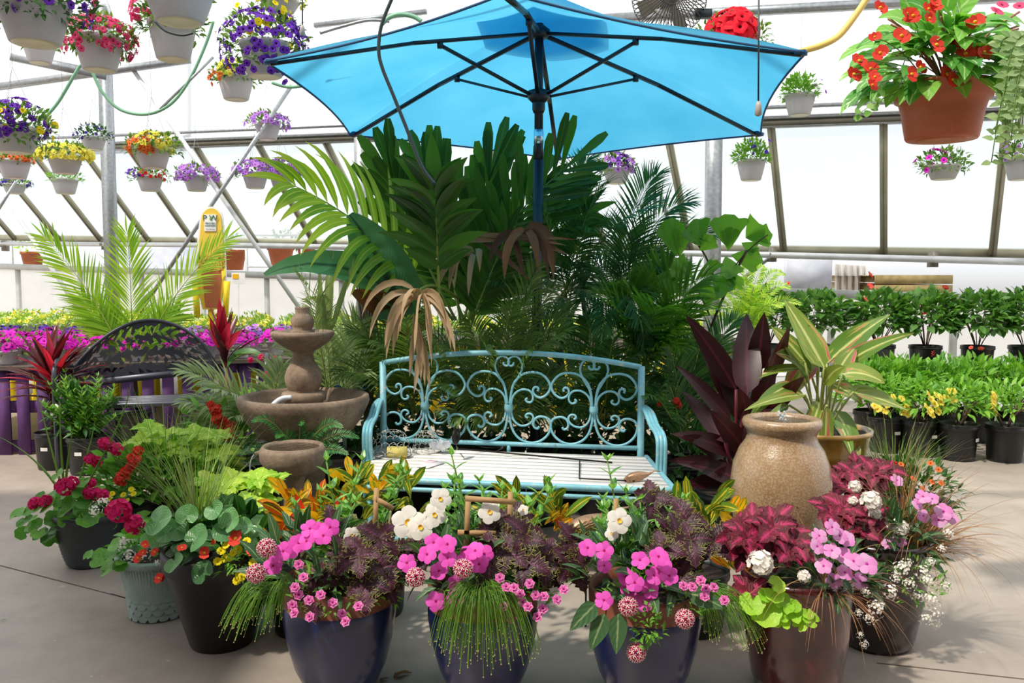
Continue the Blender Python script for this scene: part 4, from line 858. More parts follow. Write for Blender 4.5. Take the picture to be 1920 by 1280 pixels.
blooms(Fp, 'yellow_calibrachoa_flower', [(415, 1032), (422, 1046), (424, 1021), (437, 1036), (408, 1052), (462, 1014), (453, 1081), (444, 1088), (474, 1054), (430, 1045), (446, 1030), (449, 1076)], 2.95, 9, .03)
fol(Fp, 'calibrachoa_foliage', L_green, lambda m: mound(m, P(450, 1045, 2.98), .09, .07, .09, 170, .03, .01, 'ovate', r, .5, .3, 3, .7, -.8, .3))
fol(Fp, 'grass_blades', [L_grd, L_grs], lambda m: blades(m, P(370, 975, 3.2), 120, .42, .005, r, .75, 1.0, 8, .07, mis=2))
# ---- sage pot
Gp = planter('small sage green pot with honeycomb texture and white verbena', 285, 3.46, .16, .26, 'sage', name='sage_planter'); c = Gp.location
fol(Gp, 'foliage', L_gerl, lambda m: mound(m, c + V((0, -.02, .28)), .17, .14, .1, 140, .05, .04, 'round', r, .6, .2, 4, .8, -.2, .3))
m = MB()
for (x, y, s) in ((185, 1045, 22), (200, 1065, 18), (165, 1040, 12), (205, 1040, 18), (215, 1020, 16), (225, 1060, 14)): rnd_leaf(m, P(x, y, 3.3), V((r.uniform(-.5, .3), -.6, .8)), s * 3.3 / F, r, lobes=.05)
m.build('geranium_leaves', L_gerl, Gp)
blooms(Gp, 'white_alyssum_cluster', [(234, 1021, 17), (243, 1041, 14), (273, 1041, 13), (180, 957, 14), (193, 943, 13), (296, 1055, 8)], 3.25, 14, .02); blooms(Gp, 'geranium_cluster', [(223, 958, 25), (252, 983, 20)], 3.2, 20, .01); blooms(Gp, 'red_flower_cluster', [(300, 1083, 9)], 3.2, 9, .01)
stems_to(Gp, [(223, 970), (252, 990), (185, 960)], 3.22, .22, rad=.0025)
# ---- grey ribbed pot
Hp = planter('dark grey ribbed pot with magenta geraniums farthest to the left', 158, 4.08, .17, .26, 'grey', name='geranium_planter'); Hp['label'] = 'dark grey ribbed pot with magenta geraniums standing apart on the concrete'; c = Hp.location
m = MB()
for k in range(46): q = P(r.gauss(135, 42), r.gauss(958, 24), 3.98 + r.uniform(-.12, .12)); rnd_leaf(m, q, V((r.uniform(-.6, .6), -.6, r.uniform(.4, 1))), r.uniform(.028, .05), r, lobes=.06)
for (x, y) in ((32, 962), (45, 975), (60, 985), (75, 1000), (55, 955), (90, 1005), (105, 990)): rnd_leaf(m, P(x, y, 3.95), V((-.3, -.5, .8)), .04, r, lobes=.06)
m.build('geranium_leaves', L_gerl, Hp)
gp = [(122, 913, 19), (66, 944, 14), (86, 940, 14), (180, 926, 14), (167, 924, 13), (135, 905, 14), (194, 927, 12), (173, 905, 9)]; blooms(Hp, 'geranium_cluster', gp, 3.9, 14, .03); stems_to(Hp, gp, 3.95, .22, rad=.0025)
m = MB()
for a, b_, c_ in (((118, 920), (100, 860), (60, 700)), ((120, 915), (112, 830), (112, 750)), ((122, 915), (130, 830), (138, 800)), ((115, 925), (70, 850), (-10, 815)), ((150, 930), (240, 780), (245, 720)), ((140, 925), (170, 840), (178, 790))):
    pts = bez(P(*a, 4.0), P(*b_, 4.0), P(*c_, 4.0), 8); 
    for i in range(8): pass
    m.tube(pts, [.007 * (1 - .85 * i / 8) for i in range(9)], 4)
m.build('spike_blade', L_grs, Hp)
# ---- second row on the left: mixed plants in hidden nursery pots
def hidden(label_, px, d, R_=.14, H=.26, nm='potted_plant'): return planter(label_, px, d, R_, H, 'nursery', name=nm)
I_ = hidden('lime green coleus massed behind the big black pot', 450, 3.6); c = I_.location; r = random.Random(41)
def limes(o, cx, cy, d, n, sx, sz): 
    fol(o, 'coleus_foliage', L_lime, lambda m: [whorl(m, P(cx, cy, d) + V((r.uniform(-sx, sx), r.uniform(-.1, .1), r.uniform(-sz, sz))), 5, .095, .062, r, 'ovate', .8, .35, None, 9, .16, .05, V((r.uniform(-.3, .3), -.35, .85)).normalized()) for _ in range(n)])
limes(I_, 440, 935, 3.55, 26, .14, .07); fol(I_, 'stems', M_stem, lambda m: [m.tube([c + V((0, 0, .22)), c + V((r.uniform(-.12, .12), -.03, .42))], .004, 5) for _ in range(8)])
J_ = hidden('lime coleus with red begonia flowers deeper in the left hand bed', 350, 4.35); J_['label'] = 'lime coleus and tall grasses growing between the geraniums and stone fountain'; limes(J_, 375, 845, 4.3, 26, .16, .10); limes(J_, 290, 825, 4.3, 8, .08, .06); c = J_.location
fol(J_, 'grass_blades', [L_grd, L_grs], lambda m: blades(m, c + V((-.08, -.1, .3)), 190, .55, .0065, r, .8, 1.1, 8, .14, mis=2)); fol(J_, 'under_foliage', L_green, lambda m: mound(m, c + V((0, -.05, .38)), .26, .2, .16, 260, .08, .045, 'ovate', r, .7, .2, 4, .8, -.4, .3, 0, .1))
K_ = hidden('red flowering begonia among geranium leaves beside the purple pallet shade', 240, 4.25); K_['label'] = 'red blooming plant above the magenta geraniums on the left'; c = K_.location
fol(K_, 'foliage', L_gerl, lambda m: mound(m, c + V((0, 0, .36)), .2, .17, .17, 260, .07, .055, 'round', r, .6, .2, 4, .8, -.6, .3))
kp = [(252, 860, 15), (228, 897, 15), (259, 845, 11), (245, 875, 10), (235, 885, 12)]; blooms(K_, 'red_flower_cluster', kp, 4.0, 13, .03, 3); kg = [(196, 831, 13), (219, 842, 13), (169, 861, 12), (181, 865, 12), (172, 904, 9), (206, 836, 11)]; blooms(K_, 'geranium_cluster', kg, 4.02, 12, .03, 3); stems_to(K_, kp + kg, 4.05, .24, rad=.003)
blooms(K_, 'yellow_calibrachoa_flower', [(246, 917), (231, 927), (238, 938), (205, 935), (210, 925), (250, 925)], 3.95, 6, .04)
L2 = hidden('plant with drooping red blossoms just left of the fountain basin', 395, 4.7); c = L2.location
fol(L2, 'foliage', [L_gerl], lambda m: mound(m, c + V((0, 0, .45)), .22, .16, .25, 240, .09, .05, 'ovate', r, .6, .2, 4, .8, -.8, .3)); kp = [(404, 768, 13), (408, 785, 13), (420, 795, 14), (428, 815, 15), (432, 800, 12), (395, 758, 8)]; blooms(L2, 'red_flower_cluster', kp, 4.55, 13, .02, 4)
fol(L2, 'grass_blades', [L_grd, L_grs], lambda m: blades(m, c + V((0, -.1, .3)), 170, .45, .006, r, .9, 1.4, 8, .12, mis=2))
# crotons
def croton(label_, px, d, H0, spec, seed):
    o = hidden(label_, px, d, .13, .25, 'potted_croton'); rr_ = random.Random(seed); c = o.location
    m = MB(); 
    for k in range(5): m.tube([c + V((rr_.uniform(-.04, .04), 0, .22)), c + V((rr_.uniform(-.1, .1), rr_.uniform(-.08, .08), H0 - .02))], .005, 5)
    m.build('stem', mat('croton_stem', '#7c6c40', .7), o)
    for (mt, nm, n, x, y, dd, sx, sz, L, W) in spec:
        def f(m):
            for _ in range(n):
                p = P(x, y, dd) + V((rr_.uniform(-sx, sx), rr_.uniform(-.09, .05), rr_.uniform(-sz, sz) - .01)); m.leaf(p, V((rr_.uniform(-.75, .75), rr_.uniform(-.6, .2), rr_.uniform(.3, 1))), V((0, -1, .5)), L * rr_.uniform(.7, 1.1), W, 'obov', rr_.uniform(.1, .9), .2, 7, .07, rr=rr_)
        fol(o, nm, mt, f)
    return o
croton('croton with upright orange and yellow leaves below the stone bowl', 560, 3.3, .42, [(L_crot, 'variegated_leaves', 34, 590, 975, 3.2, .12, .06, .14, .036), (L_croy, 'yellow_leaves', 16, 560, 965, 3.18, .1, .06, .13, .034), (L_crog, 'green_leaves', 14, 650, 940, 3.2, .08, .07, .13, .036), (leafmat('croton_red', '#b81c18', '#e84028', trans=.3, spec=.6, rough=.3), 'red_leaves', 10, 575, 985, 3.15, .12, .04, .13, .028)], 1)
croton('dark green croton with long leaves in front of the bench middle', 940, 3.62, .4, [(L_crog, 'dark_leaves', 26, 990, 965, 3.2, .12, .05, .16, .034), (L_crot, 'red_leaves', 8, 1040, 990, 3.15, .05, .03, .12, .03)], 2)
croton('yellow green croton in front of the right bench end', 1310, 3.3, .45, [(L_crog, 'green_leaves', 26, 1300, 965, 3.2, .1, .05, .15, .036), (L_croy, 'yellow_leaves', 14, 1375, 985, 3.1, .05, .05, .12, .034), (L_crot, 'orange_leaves', 8, 1375, 1050, 3.05, .04, .03, .1, .03)], 3)
croton('small yellow croton beside the large trellis flowers', 700, 3.47, .44, [(L_croy, 'yellow_leaves', 12, 690, 905, 3.25, .08, .05, .12, .034), (L_crog, 'green_leaves', 22, 730, 935, 3.2, .12, .08, .13, .036)], 4)['label'] = 'green and yellow croton peeking over the left front bench corner'
# foliage filling between the pots in front of the bench
for (x, d, h, lb) in ((905, 3.33, .42, 'leafy green mandevilla vine standing in front of the left bench half'), (1213, 3.25, .42, 'leafy green mandevilla vine before the right bench half'), (640, 3.15, .42, 'leafy green mandevilla shoots right behind the leftmost navy pot')):
    o = hidden(lb, x, d, .12, .22, 'potted_mandevilla'); c = o.location; rr_ = random.Random(int(x))
    fol(o, 'foliage', [L_mand, M_stem], lambda m: [shoot(m, c + V((rr_.uniform(-.06, .06), 0, .2)), c + V((rr_.uniform(-.2, .2), rr_.uniform(-.12, .1), h + rr_.uniform(-.08, .16))), 8, .085, .034, rr_) for _ in range(12)])
# ------------------------------------------------------------------ right group: variegated plant, burgundy plant, basket
r = random.Random(51)
Y = planter('amber glazed bowl holding a broad leaved green and pink variegated plant', 1545, 4.3, .235, .25, 'bowl', name='variegated_plant', z0=.38); c = Y.location
m = MB(); m.lathe([(.16, -.38), (.16, -.36), (.1, -.34), (.1, -.04), (.15, -.0), (.15, .0)], c, 24); m.build('stand', blk, Y)
def bigleaf(m, a, b, cc, tipp, L, W, droop, d, nn=V((0, -1, .5)), prof='ovate', fold=.25, seg=9, wave=.03, pet=.006):
    A_, B_, T_ = P(*a, d[0]), P(*b, d[1]), P(*tipp, d[2]); m.mi = 1; m.tube(bez(A_, A_.lerp(B_, .5) + V((0, 0, .02)), B_, 5), pet, 5); m.mi = 0
    m.leaf(B_, (T_ - B_), nn, (T_ - B_).length * 1.05, W, prof, droop, fold, seg, wave, rr=r)
cent = (1540, 800); lv = [((1545, 690), (1480, 565), .13, .2), ((1550, 680), (1655, 585), .12, .25), ((1560, 700), (1690, 600), .09, .5), ((1510, 680), (1455, 610), .10, .3), ((1530, 670), (1460, 730), .13, 1.0), ((1500, 690), (1385, 690), .06, .7),
 ((1490, 720), (1395, 745), .07, .8), ((1510, 740), (1400, 745), .06, .35), ((1580, 700), (1660, 690), .11, .9), ((1590, 730), (1690, 742), .08, .5), ((1560, 720), (1620, 745), .10, .5), ((1600, 735), (1700, 755), .09, .3), ((1540, 750), (1500, 850), .09, .6), ((1550, 760), (1545, 880), .07, .4),
 ((1565, 770), (1620, 840), .10, .7), ((1570, 790), (1600, 830), .07, .5), ((1535, 690), (1520, 610), .10, .5), ((1520, 700), (1470, 640), .12, .8), ((1570, 700), (1600, 640), .09, .6), ((1545, 720), (1575, 670), .08, .8), ((1480, 760), (1430, 780), .05, .6)]
m = MB()
for b, tp_, W, dr in lv: q = (cent[0] + r.uniform(-12, 12), cent[1] + r.uniform(0, 15)); bigleaf(m, q, b, None, tp_, 0, W * 1.05, dr, (4.3, 4.2 + r.uniform(-.12, .12), 4.12 + r.uniform(-.2, .2)), V((r.uniform(-.2, .2), -.8, .8)), wave=.05)
m.build('leaves', [L_agl, mat('pale_petiole', '#a8b46c', .5)], Y)
Bg = hidden('tall burgundy broad leaved plant between the bench and the tan urn', 1372, 4.35, .17, .3, 'burgundy_plant')
m = MB()
for b, tp_, W in (((1400, 740), (1400, 590), .15), ((1420, 700), (1432, 585), .12), ((1430, 730), (1475, 600), .13), ((1380, 730), (1300, 590), .12), ((1385, 770), (1330, 670), .11), ((1370, 790), (1280, 680), .09), ((1395, 790), (1350, 680), .12), ((1360, 830), (1290, 730), .10), ((1420, 760), (1450, 690), .1), ((1380, 850), (1270, 795), .10), ((1370, 880), (1260, 850), .09),
                  ((1370, 900), (1275, 900), .09), ((1400, 850), (1340, 760), .12), ((1415, 820), (1390, 720), .11), ((1390, 900), (1300, 860), .11), ((1430, 800), (1440, 720), .1), ((1400, 900), (1345, 870), .12), ((1360, 860), (1290, 800), .1), ((1440, 770), (1500, 700), .1), ((1425, 880), (1400, 800), .12)):
    bigleaf(m, (1378 + r.uniform(-10, 14), 940), b, None, tp_, 0, W, .3, (4.35, 4.3 + r.uniform(-.1, .15), 4.25 + r.uniform(-.15, .2)), V((r.uniform(-.4, .4), -1, .3)), pet=.009)
m.build('leaves', [L_burg, mat('maroon_petiole', '#6c2030', .5)], Bg)
Q = hidden('dark basket of mixed trailing foliage with tan flowers on the right floor', 1700, 4.2, .2, .3, 'mixed_basket'); Q['label'] = 'dark pot of trailing foliage and small tan flowers by the open concrete'; c = Q.location; r = random.Random(61)
fol(Q, 'foliage', L_dark, lambda m: mound(m, c + V((0, -.02, .33)), .3, .2, .17, 520, .05, .022, 'ovate', r, .6, .2, 3, .8, -.6, .3)); fol(Q, 'grass_blades', [L_grd, L_grs], lambda m: blades(m, c + V((-.02, .05, .32)), 240, .36, .006, r, .7, 1.0, 7, .12, mis=2))
blooms(Q, 'orange_calibrachoa_flower', [(1712, 896), (1748, 903), (1745, 868), (1760, 880), (1730, 915), (1690, 870), (1765, 905)], 4.0, 6, .05); blooms(Q, 'red_flower_cluster', [(1672, 876, 14)], 3.95, 14, .01)
o = hidden('burgundy coleus behind the tan urn beside the dark basket', 1620, 3.95, .13, .25, 'potted_coleus'); o['label'] = 'burgundy coleus tucked in front of the amber bowl'; colr(o, [(1590, 895, 8, .07), (1640, 890, 8, .06), (1560, 905, 4, .04), (1620, 910, 6, .06)], 3.85); blooms(o, 'white_geranium_cluster', [(1603, 912, 13)], 3.7, 12, .01); blooms(o, 'blush_impatiens_flower', [(1682, 900, 14)], 3.7, 12, .01)
# ------------------------------------------------------------------ palms
def palm(name, label_, px, d, Rp=.2, Hp_=.32, trunk=0):
    o = hidden(label_, px, d, Rp, Hp_, name); c = o.location
    if trunk: m = MB(); m.tube([c + V((0, 0, Hp_ * .8)), c + V((.01, 0, trunk * .6)), c + V((0, 0, trunk))], [.035, .03, .025], 10); m.build('trunk', mat('palm_stem', '#5c5c38', .8, bump=.5), o)
    return o
FR = 0
def fr(o, a, b, c_, d, n, LL, W, ang=.9, droop=.5, prof='lance', mt=L_palm, vee=.3, nrm=None, tipl=.35, start=.12, rad=.006, seg=5, wave=0, nm='frond', skip=0):
    global FR
    FR += 1; m = MB(); frond(m, P(*a, d[0]), P(*b, d[1]), P(*c_, d[2]), n, LL, W, ang, droop, prof, rad, start, vee, random.Random(FR), seg, tipl, nrm, .25, wave, skip, .32 if prof == 'blunt' else .14); return m.build(nm, [mt, L_rach], o)
NV = V((0, -1, .35))
W1 = palm('broad_leaf_palm', 'tallest palm with broad green fronds rising under the umbrella', 870, 5.15, .24, .36, .8)
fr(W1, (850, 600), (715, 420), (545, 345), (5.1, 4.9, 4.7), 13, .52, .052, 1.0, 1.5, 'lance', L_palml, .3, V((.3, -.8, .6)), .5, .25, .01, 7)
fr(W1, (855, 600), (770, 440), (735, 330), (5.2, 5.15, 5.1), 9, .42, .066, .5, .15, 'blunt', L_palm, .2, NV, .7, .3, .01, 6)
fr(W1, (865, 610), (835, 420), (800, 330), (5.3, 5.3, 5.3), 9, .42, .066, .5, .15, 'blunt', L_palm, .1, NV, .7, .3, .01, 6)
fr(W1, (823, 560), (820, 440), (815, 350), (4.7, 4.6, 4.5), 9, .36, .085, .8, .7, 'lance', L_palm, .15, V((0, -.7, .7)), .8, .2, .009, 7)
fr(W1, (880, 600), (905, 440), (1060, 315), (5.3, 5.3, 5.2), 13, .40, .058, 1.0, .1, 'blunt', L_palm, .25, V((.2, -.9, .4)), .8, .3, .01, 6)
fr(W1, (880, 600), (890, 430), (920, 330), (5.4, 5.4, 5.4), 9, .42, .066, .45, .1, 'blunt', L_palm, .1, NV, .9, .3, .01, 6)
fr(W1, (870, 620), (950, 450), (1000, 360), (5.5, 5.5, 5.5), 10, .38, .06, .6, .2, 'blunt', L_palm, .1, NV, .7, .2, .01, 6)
if 0: fr(W1, (865, 600), (740, 500), (700, 400), (5.3, 5.2, 5.2), 13, .36, .06, .8, .5, 'lance', L_palm, .1, NV, .6, .2, .01, 6)
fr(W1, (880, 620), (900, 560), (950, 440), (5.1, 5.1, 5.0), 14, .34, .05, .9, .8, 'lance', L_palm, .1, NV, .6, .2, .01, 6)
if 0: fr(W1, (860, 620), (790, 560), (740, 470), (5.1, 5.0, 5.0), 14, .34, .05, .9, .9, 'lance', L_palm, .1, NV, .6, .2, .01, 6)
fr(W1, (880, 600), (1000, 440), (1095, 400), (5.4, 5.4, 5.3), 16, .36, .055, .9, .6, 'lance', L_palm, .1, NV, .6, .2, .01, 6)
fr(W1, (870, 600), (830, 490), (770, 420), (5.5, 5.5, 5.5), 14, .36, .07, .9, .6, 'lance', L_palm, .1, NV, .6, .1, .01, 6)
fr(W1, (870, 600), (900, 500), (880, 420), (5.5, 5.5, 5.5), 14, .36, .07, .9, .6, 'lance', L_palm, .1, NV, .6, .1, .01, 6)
m = MB(); rd = random.Random(9)
def dead(mb, x, y, d, n, L, W, sp, rdr):
    for _ in range(n): mb.leaf(P(x, y, d) + rv(rdr, .02), V((rdr.uniform(-sp, sp), rdr.uniform(-.5, 0), rdr.uniform(-.1, .5))), V((0, -1, .3)), L * rdr.uniform(.7, 1.1), W, 'lance', rdr.uniform(3, 6), .4, 9, .1, rr=rdr)
m.mi = 1; m.tube(bez(P(860, 560, 5), P(800, 510, 4.7), P(775, 560, 4.5), 8), .008, 6); m.mi = 0; dead(m, 785, 555, 4.5, 16, .42, .04, .8, rd)
for i in range(7): m.leaf(P(775 + i * 3, 585 + i * 8, 4.48), V((rd.uniform(-.2, .3), -.1, -1)), V((0, -1, 0)), .3, .035, 'lance', .5, .4, 7, .1, rr=rd)
m.build('dead_frond', [L_dead, L_rach], W1); W1.children[-1]['label'] = 'withered tan frond' if False else ''
m = MB(); dead(m, 890, 480, 4.9, 6, .34, .04, .5, rd); m.build('brown_sheath', L_dead, W1); m = MB(); m.mi = 0; dead(m, 985, 435, 4.72, 9, .36, .05, 1.3, rd)
for (x, y, tx, ty) in ((860, 455, 1080, 430), (880, 440, 1070, 445), (900, 450, 1000, 520), (950, 440, 1075, 470), (960, 430, 985, 520)): a, b = P(x, y, 4.8), P(tx, ty, 4.7); m.leaf(a, b - a, V((0, -1, .4)), (b - a).length, .04, 'lance', .2, .4, 6, .1, rr=rd)
m.build('brown_sheath', L_dead2, W1)
for o in W1.children:
    if 'label' in o.keys(): del o['label']
# fine feather palms in the middle
def fanpalm(name, label_, px, d, crown, tips_, n, LL, W, mt, trunk, droop=.6, seed=1, arch=60, nm='frond', ang=.85, sag=60):
    o = palm(name, label_, px, d, .2, .32, trunk); rr_ = random.Random(seed)
    for t_ in tips_:
        x, y = t_[:2]; dd = d + (t_[2] if len(t_) > 2 else rr_.uniform(-.5, .2)); mx_ = (crown[0] + (x - crown[0]) * .5, min(crown[1], y) + (max(crown[1], y) - min(crown[1], y)) * .35 - arch)
        cr = (crown[0] + rr_.uniform(-12, 12), crown[1] + rr_.uniform(-10, 25))
        fr(o, cr, mx_, (x, y), (d, (d + dd) / 2, dd), n, LL, W, ang, droop * rr_.uniform(.8, 1.4), 'lance', mt, .2, V((rr_.uniform(-.3, .3), -.55, .8)), .4, .1, .005, 4, nm=nm)
    return o
fanpalm('date_palm', 'fine dark feathery palm behind the umbrella pole', 1050, 5.3, (1060, 540), [(1140, 345), (1235, 385), (1100, 300), (1000, 380), (950, 600), (1190, 640), (1130, 660), (1060, 640), (1250, 480), (930, 520), (1010, 500), (1110, 430), (1170, 560), (980, 650)], 42, .24, .011, L_fine, .95, .7, 3, 50)
fanpalm('date_palm', 'dark feathery palm arching beside the fishtail leaves', 1180, 5.2, (1160, 560), [(1330, 440, -.2), (1290, 380, -.1), (1230, 330), (1210, 640), (1100, 520), (1290, 560), (1280, 640), (1060, 600), (1180, 440), (1240, 500), (1130, 620, -.5), (1200, 600, -.5)], 42, .25, .011, L_fine, .9, .6, 4, 60)
fanpalm('areca_palm', 'light green palm with straight leaflets right of the bench back', 1230, 4.95, (1200, 690), [(1330, 520, -.2), (1260, 500), (1180, 540), (1300, 600, -.3), (1130, 560), (1340, 580), (1240, 580, -.4), (1270, 650, -.3)], 30, .27, .02, leafmat('palm_mid_green', '#3c7024', '#689c34', trans=.4), .5, .5, 5, 40)
fanpalm('feather_palm', 'low dense feathery palm directly behind the bench back', 925, 4.82, (925, 790), [(880, 600, -.2), (1060, 620, -.2), (960, 570), (820, 640, -.2), (1100, 700, -.2), (830, 720, -.2), (1000, 650, -.3), (910, 650, -.3), (1080, 770, -.1), (850, 780, -.2), (1040, 540, -.1), (1010, 500, -.1), (990, 560, -.15), (1070, 580, -.1)], 36, .22, .011, leafmat('palm_olive', '#4c6c2c', '#78944c', trans=.3), .3, .8, 6, 30)
fanpalm('feather_palm', 'arching olive palm between the bench and tan dead frond', 780, 5.0, (780, 770), [(700, 640, -.2), (640, 700, -.3), (760, 600), (860, 620, -.2), (700, 560), (830, 700, -.3), (740, 680, -.3), (660, 620, -.2), (810, 560), (890, 690, -.2)], 36, .24, .012, leafmat('palm_olive', '#4c6c2c', '#78944c', trans=.3), .3, .8, 7, 40)
fanpalm('feather_palm', 'dark palm with drooping leaflets behind the right part of the bench', 1140, 4.95, (1130, 790), [(1060, 640, -.2), (1200, 660, -.2), (1100, 600), (1180, 740, -.2), (1000, 700, -.2), (1240, 720, -.2), (1150, 640, -.3), (1260, 780, -.1), (1060, 760, -.2)], 36, .24, .012, L_fine, .3, .8, 8, 30)
fanpalm('silver_palm', 'silvery green palm arching over the tiered fountain basin', 640, 4.95, (625, 790), [(600, 560), (540, 640, .1), (680, 600, .1), (700, 700, -.1), (560, 520), (650, 640, .1), (720, 650, .1)], 34, .22, .013, L_silv, .2, .7, 9, 60)
fanpalm('silver_palm', 'pale green palm with combed leaflets left of the fountain', 470, 5.0, (500, 790), [(345, 695, -.2), (350, 755, -.3), (360, 800, -.3), (530, 690, .1), (400, 730, -.4), (440, 780, -.4)], 26, .22, .017, L_silv, .2, .8, 10, 15)
fanpalm('feather_palm', 'shaded palm low between the burgundy plant and bench arm', 1275, 4.9, (1280, 820), [(1240, 700), (1320, 640, .1), (1380, 600, .2), (1300, 700), (1250, 640), (1200, 740), (1340, 700, .1)], 30, .24, .014, L_fine, .3, .6, 11, 40)
# dark shaded undergrowth behind the bench: real low plants
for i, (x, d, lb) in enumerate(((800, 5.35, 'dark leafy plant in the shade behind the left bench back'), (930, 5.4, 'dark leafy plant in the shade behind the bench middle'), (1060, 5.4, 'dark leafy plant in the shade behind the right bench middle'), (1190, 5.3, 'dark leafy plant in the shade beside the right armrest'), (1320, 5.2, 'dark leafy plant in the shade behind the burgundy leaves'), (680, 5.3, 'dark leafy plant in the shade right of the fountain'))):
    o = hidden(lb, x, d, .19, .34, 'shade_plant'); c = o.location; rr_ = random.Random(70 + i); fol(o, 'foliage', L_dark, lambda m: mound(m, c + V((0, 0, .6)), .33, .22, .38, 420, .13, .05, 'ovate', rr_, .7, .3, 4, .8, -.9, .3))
# ferns under the fountain
def fern(label_, px, d, z, tips_, n, LL, W, mt, nm='potted_fern'):
    o = hidden(label_, px, d, .12, .2, nm); 
    for t_ in tips_: a = (px, t_[3] if len(t_) > 3 else z); fr(o, a, ((px + t_[0]) / 2, min(a[1], t_[1]) - 25), (t_[0], t_[1]), (d, d - .05, d + t_[2]), n, LL, W, 1.3, .1, 'lance', mt, .1, V((0, -.7, .6)), .3, .08, .003, 2)
    return o
fern('dark green sword fern under the stone basin', 560, 4.25, 870, [(475, 790, -.15), (500, 870, -.1), (565, 795, -.1), (640, 800, -.1), (650, 850, -.1), (590, 815, .0), (450, 850, -.1), (670, 820, 0), (520, 820, -.15), (620, 870, -.15)], 26, .05, .009, L_dfern)
o = fern('bright lime fern in a pot behind the burgundy leaves', 1400, 6.4, 625, [(1330, 560, 0), (1360, 520, 0), (1400, 500, 0), (1390, 530, 0), (1435, 505, 0), (1470, 515, 0), (1480, 540, -.1), (1500, 570, -.1), (1450, 590, -.3), (1350, 600, -.2), (1420, 540, -.3), (1375, 575, -.3), (1320, 590, 0), (1440, 560, -.3), (1465, 575, -.2), (1385, 600, -.3), (1345, 545, -.1), (1410, 580, -.4)], 30, .075, .013, L_fern)
o.location.z = 0
m = MB(); p = P(1400, 640, 6.4); m.lathe([(.15, -p.z), (.15, -.28), (.1, -.27), (.12, 0), (.13, 0)], p, 20); m.build('stand', blk, o)
# banana leaves
Bn = palm('banana_plant', 'banana plant with a huge upright leaf and a long dark drooping leaf', 720, 5.25, .2, .34, 0); c = Bn.location
m = MB(); m.tube([c + V((0, 0, .2)), P(745, 640, 5.2), P(738, 600, 5.15)], [.05, .035, .02], 10); m.build('trunk', mat('banana_stem', '#6c6c44', .7), Bn)
def strip(m, pts, ws, nn, fold=.2, wave=.0):
    rows = []; uv = []; n = len(pts); r2 = random.Random(3)
    for i, p in enumerate(pts):
        d_ = (pts[min(n - 1, i + 1)] - pts[max(0, i - 1)]).normalized(); s = d_.cross(nn).normalized(); u = s.cross(d_); w = ws[i]
        rows.append([p + s * w * k + u * (abs(k) ** 1.5 * w * fold + wave * w * sin(i * 1.7 + k * 2)) for k in (-1, -.66, -.33, 0, .33, .66, 1)]); uv.append([(.5 + k / 2, i / (n - 1)) for k in (-1, -.66, -.33, 0, .33, .66, 1)])
    m.grid(rows, uv)
m = MB(); n = 22; pts = bez(P(750, 600, 4.9), P(725, 490, 4.85), P(655, 402, 4.8), n); strip(m, pts, [.17 * PROF['ovate'](.02 + .96 * i / n) ** .8 for i in range(n + 1)], V((.1, -1, .1)), .15, .04); m.build('leaf', L_ban, Bn)
m = MB(); pts = bez(P(780, 585, 5.0), P(640, 450, 4.7), P(496, 516, 4.5), n); strip(m, pts, [.1 * PROF['ovate'](.02 + .96 * i / n) ** .8 for i in range(n + 1)], V((.0, -.9, .5)), .25, .06); m.build('leaf', L_ban, Bn)
m = MB(); pts = bez(P(790, 620, 5.1), P(745, 570, 4.9), P(660, 545, 4.7), n); strip(m, pts, [.11 * PROF['ovate'](.02 + .96 * i / n) ** .8 for i in range(n + 1)], V((.0, -.8, -.3)), .3, .08); m.build('leaf', leafmat('banana_leaf_brown', '#5c3020', '#5c3a20', trans=.3, vk=150), Bn)
# traveller-like fan comb of stems at the left of the dead frond
Tc = palm('fan_comb_palm', 'grey comb of upright split leaf stalks right of the fountain top', 690, 5.1, .15, .26, 0); m = MB(); r = random.Random(3)
for i in range(7): m.tube(bez(P(686 + i * 2, 660, 5.1), P(676 + i * 5, 590, 5.05), P(668 + i * 8, 525 + r.uniform(0, 20), 5.0), 6), [.008, .011, .011, .01, .009, .007, .003], 6)
m.build('stalk', mat('lilac_grey_stalk', '#9c8c98', .6), Tc); m = MB(); m.tube([P(690, 880, 5.1), P(692, 660, 5.1)], .03, 8); m.build('trunk', mat('palm_stem', '#5c5c38', .8), Tc)
# fishtail palm
Fs = palm('fishtail_palm', 'fishtail palm with jagged triangular leaves reaching right', 1310, 5.18, .17, .3, .6); m = MB(); m.mi = 1
m.tube(bez(P(1310, 680, 5.18), P(1340, 580, 5.08), P(1400, 470, 4.88), 10), .008, 6); m.tube(bez(P(1345, 560, 5.03), P(1340, 500, 4.98), P(1310, 460, 4.98), 8), .006, 5); m.tube(bez(P(1330, 590, 5.08), P(1300, 520, 5.08), P(1270, 470, 5.03), 8), .006, 5); m.tube(P(1400, 470, 4.88) and bez(P(1370, 510, 4.93), P(1400, 465, 4.88), P(1440, 440, 4.83), 6), .004, 5); m.mi = 0
def fish(m, b, tp_, w, d=4.93):
    a, e = P(*b, d), P(*tp_, d - .05); L = (e - a); nn = V((r.uniform(-.3, .3), -1, r.uniform(-.1, .4))); s = L.normalized().cross(nn).normalized(); K = 9; rows = []; uv = []
    for i, v in enumerate((0, .25, .55, .8, 1)):
        rows.append([a + L * (v * (1 - .22 * abs(k / 4.0) ** 1.5) + (r.uniform(-.07, .07) if v == 1 else 0)) + s * (k / 4.0) * w * .5 * v ** .8 + nn * (.01 * cos(k * 1.8)) * v for k in range(-4, 5)]); uv.append([((k + 4) / 8, v) for k in range(-4, 5)])
    m.grid(rows, uv)
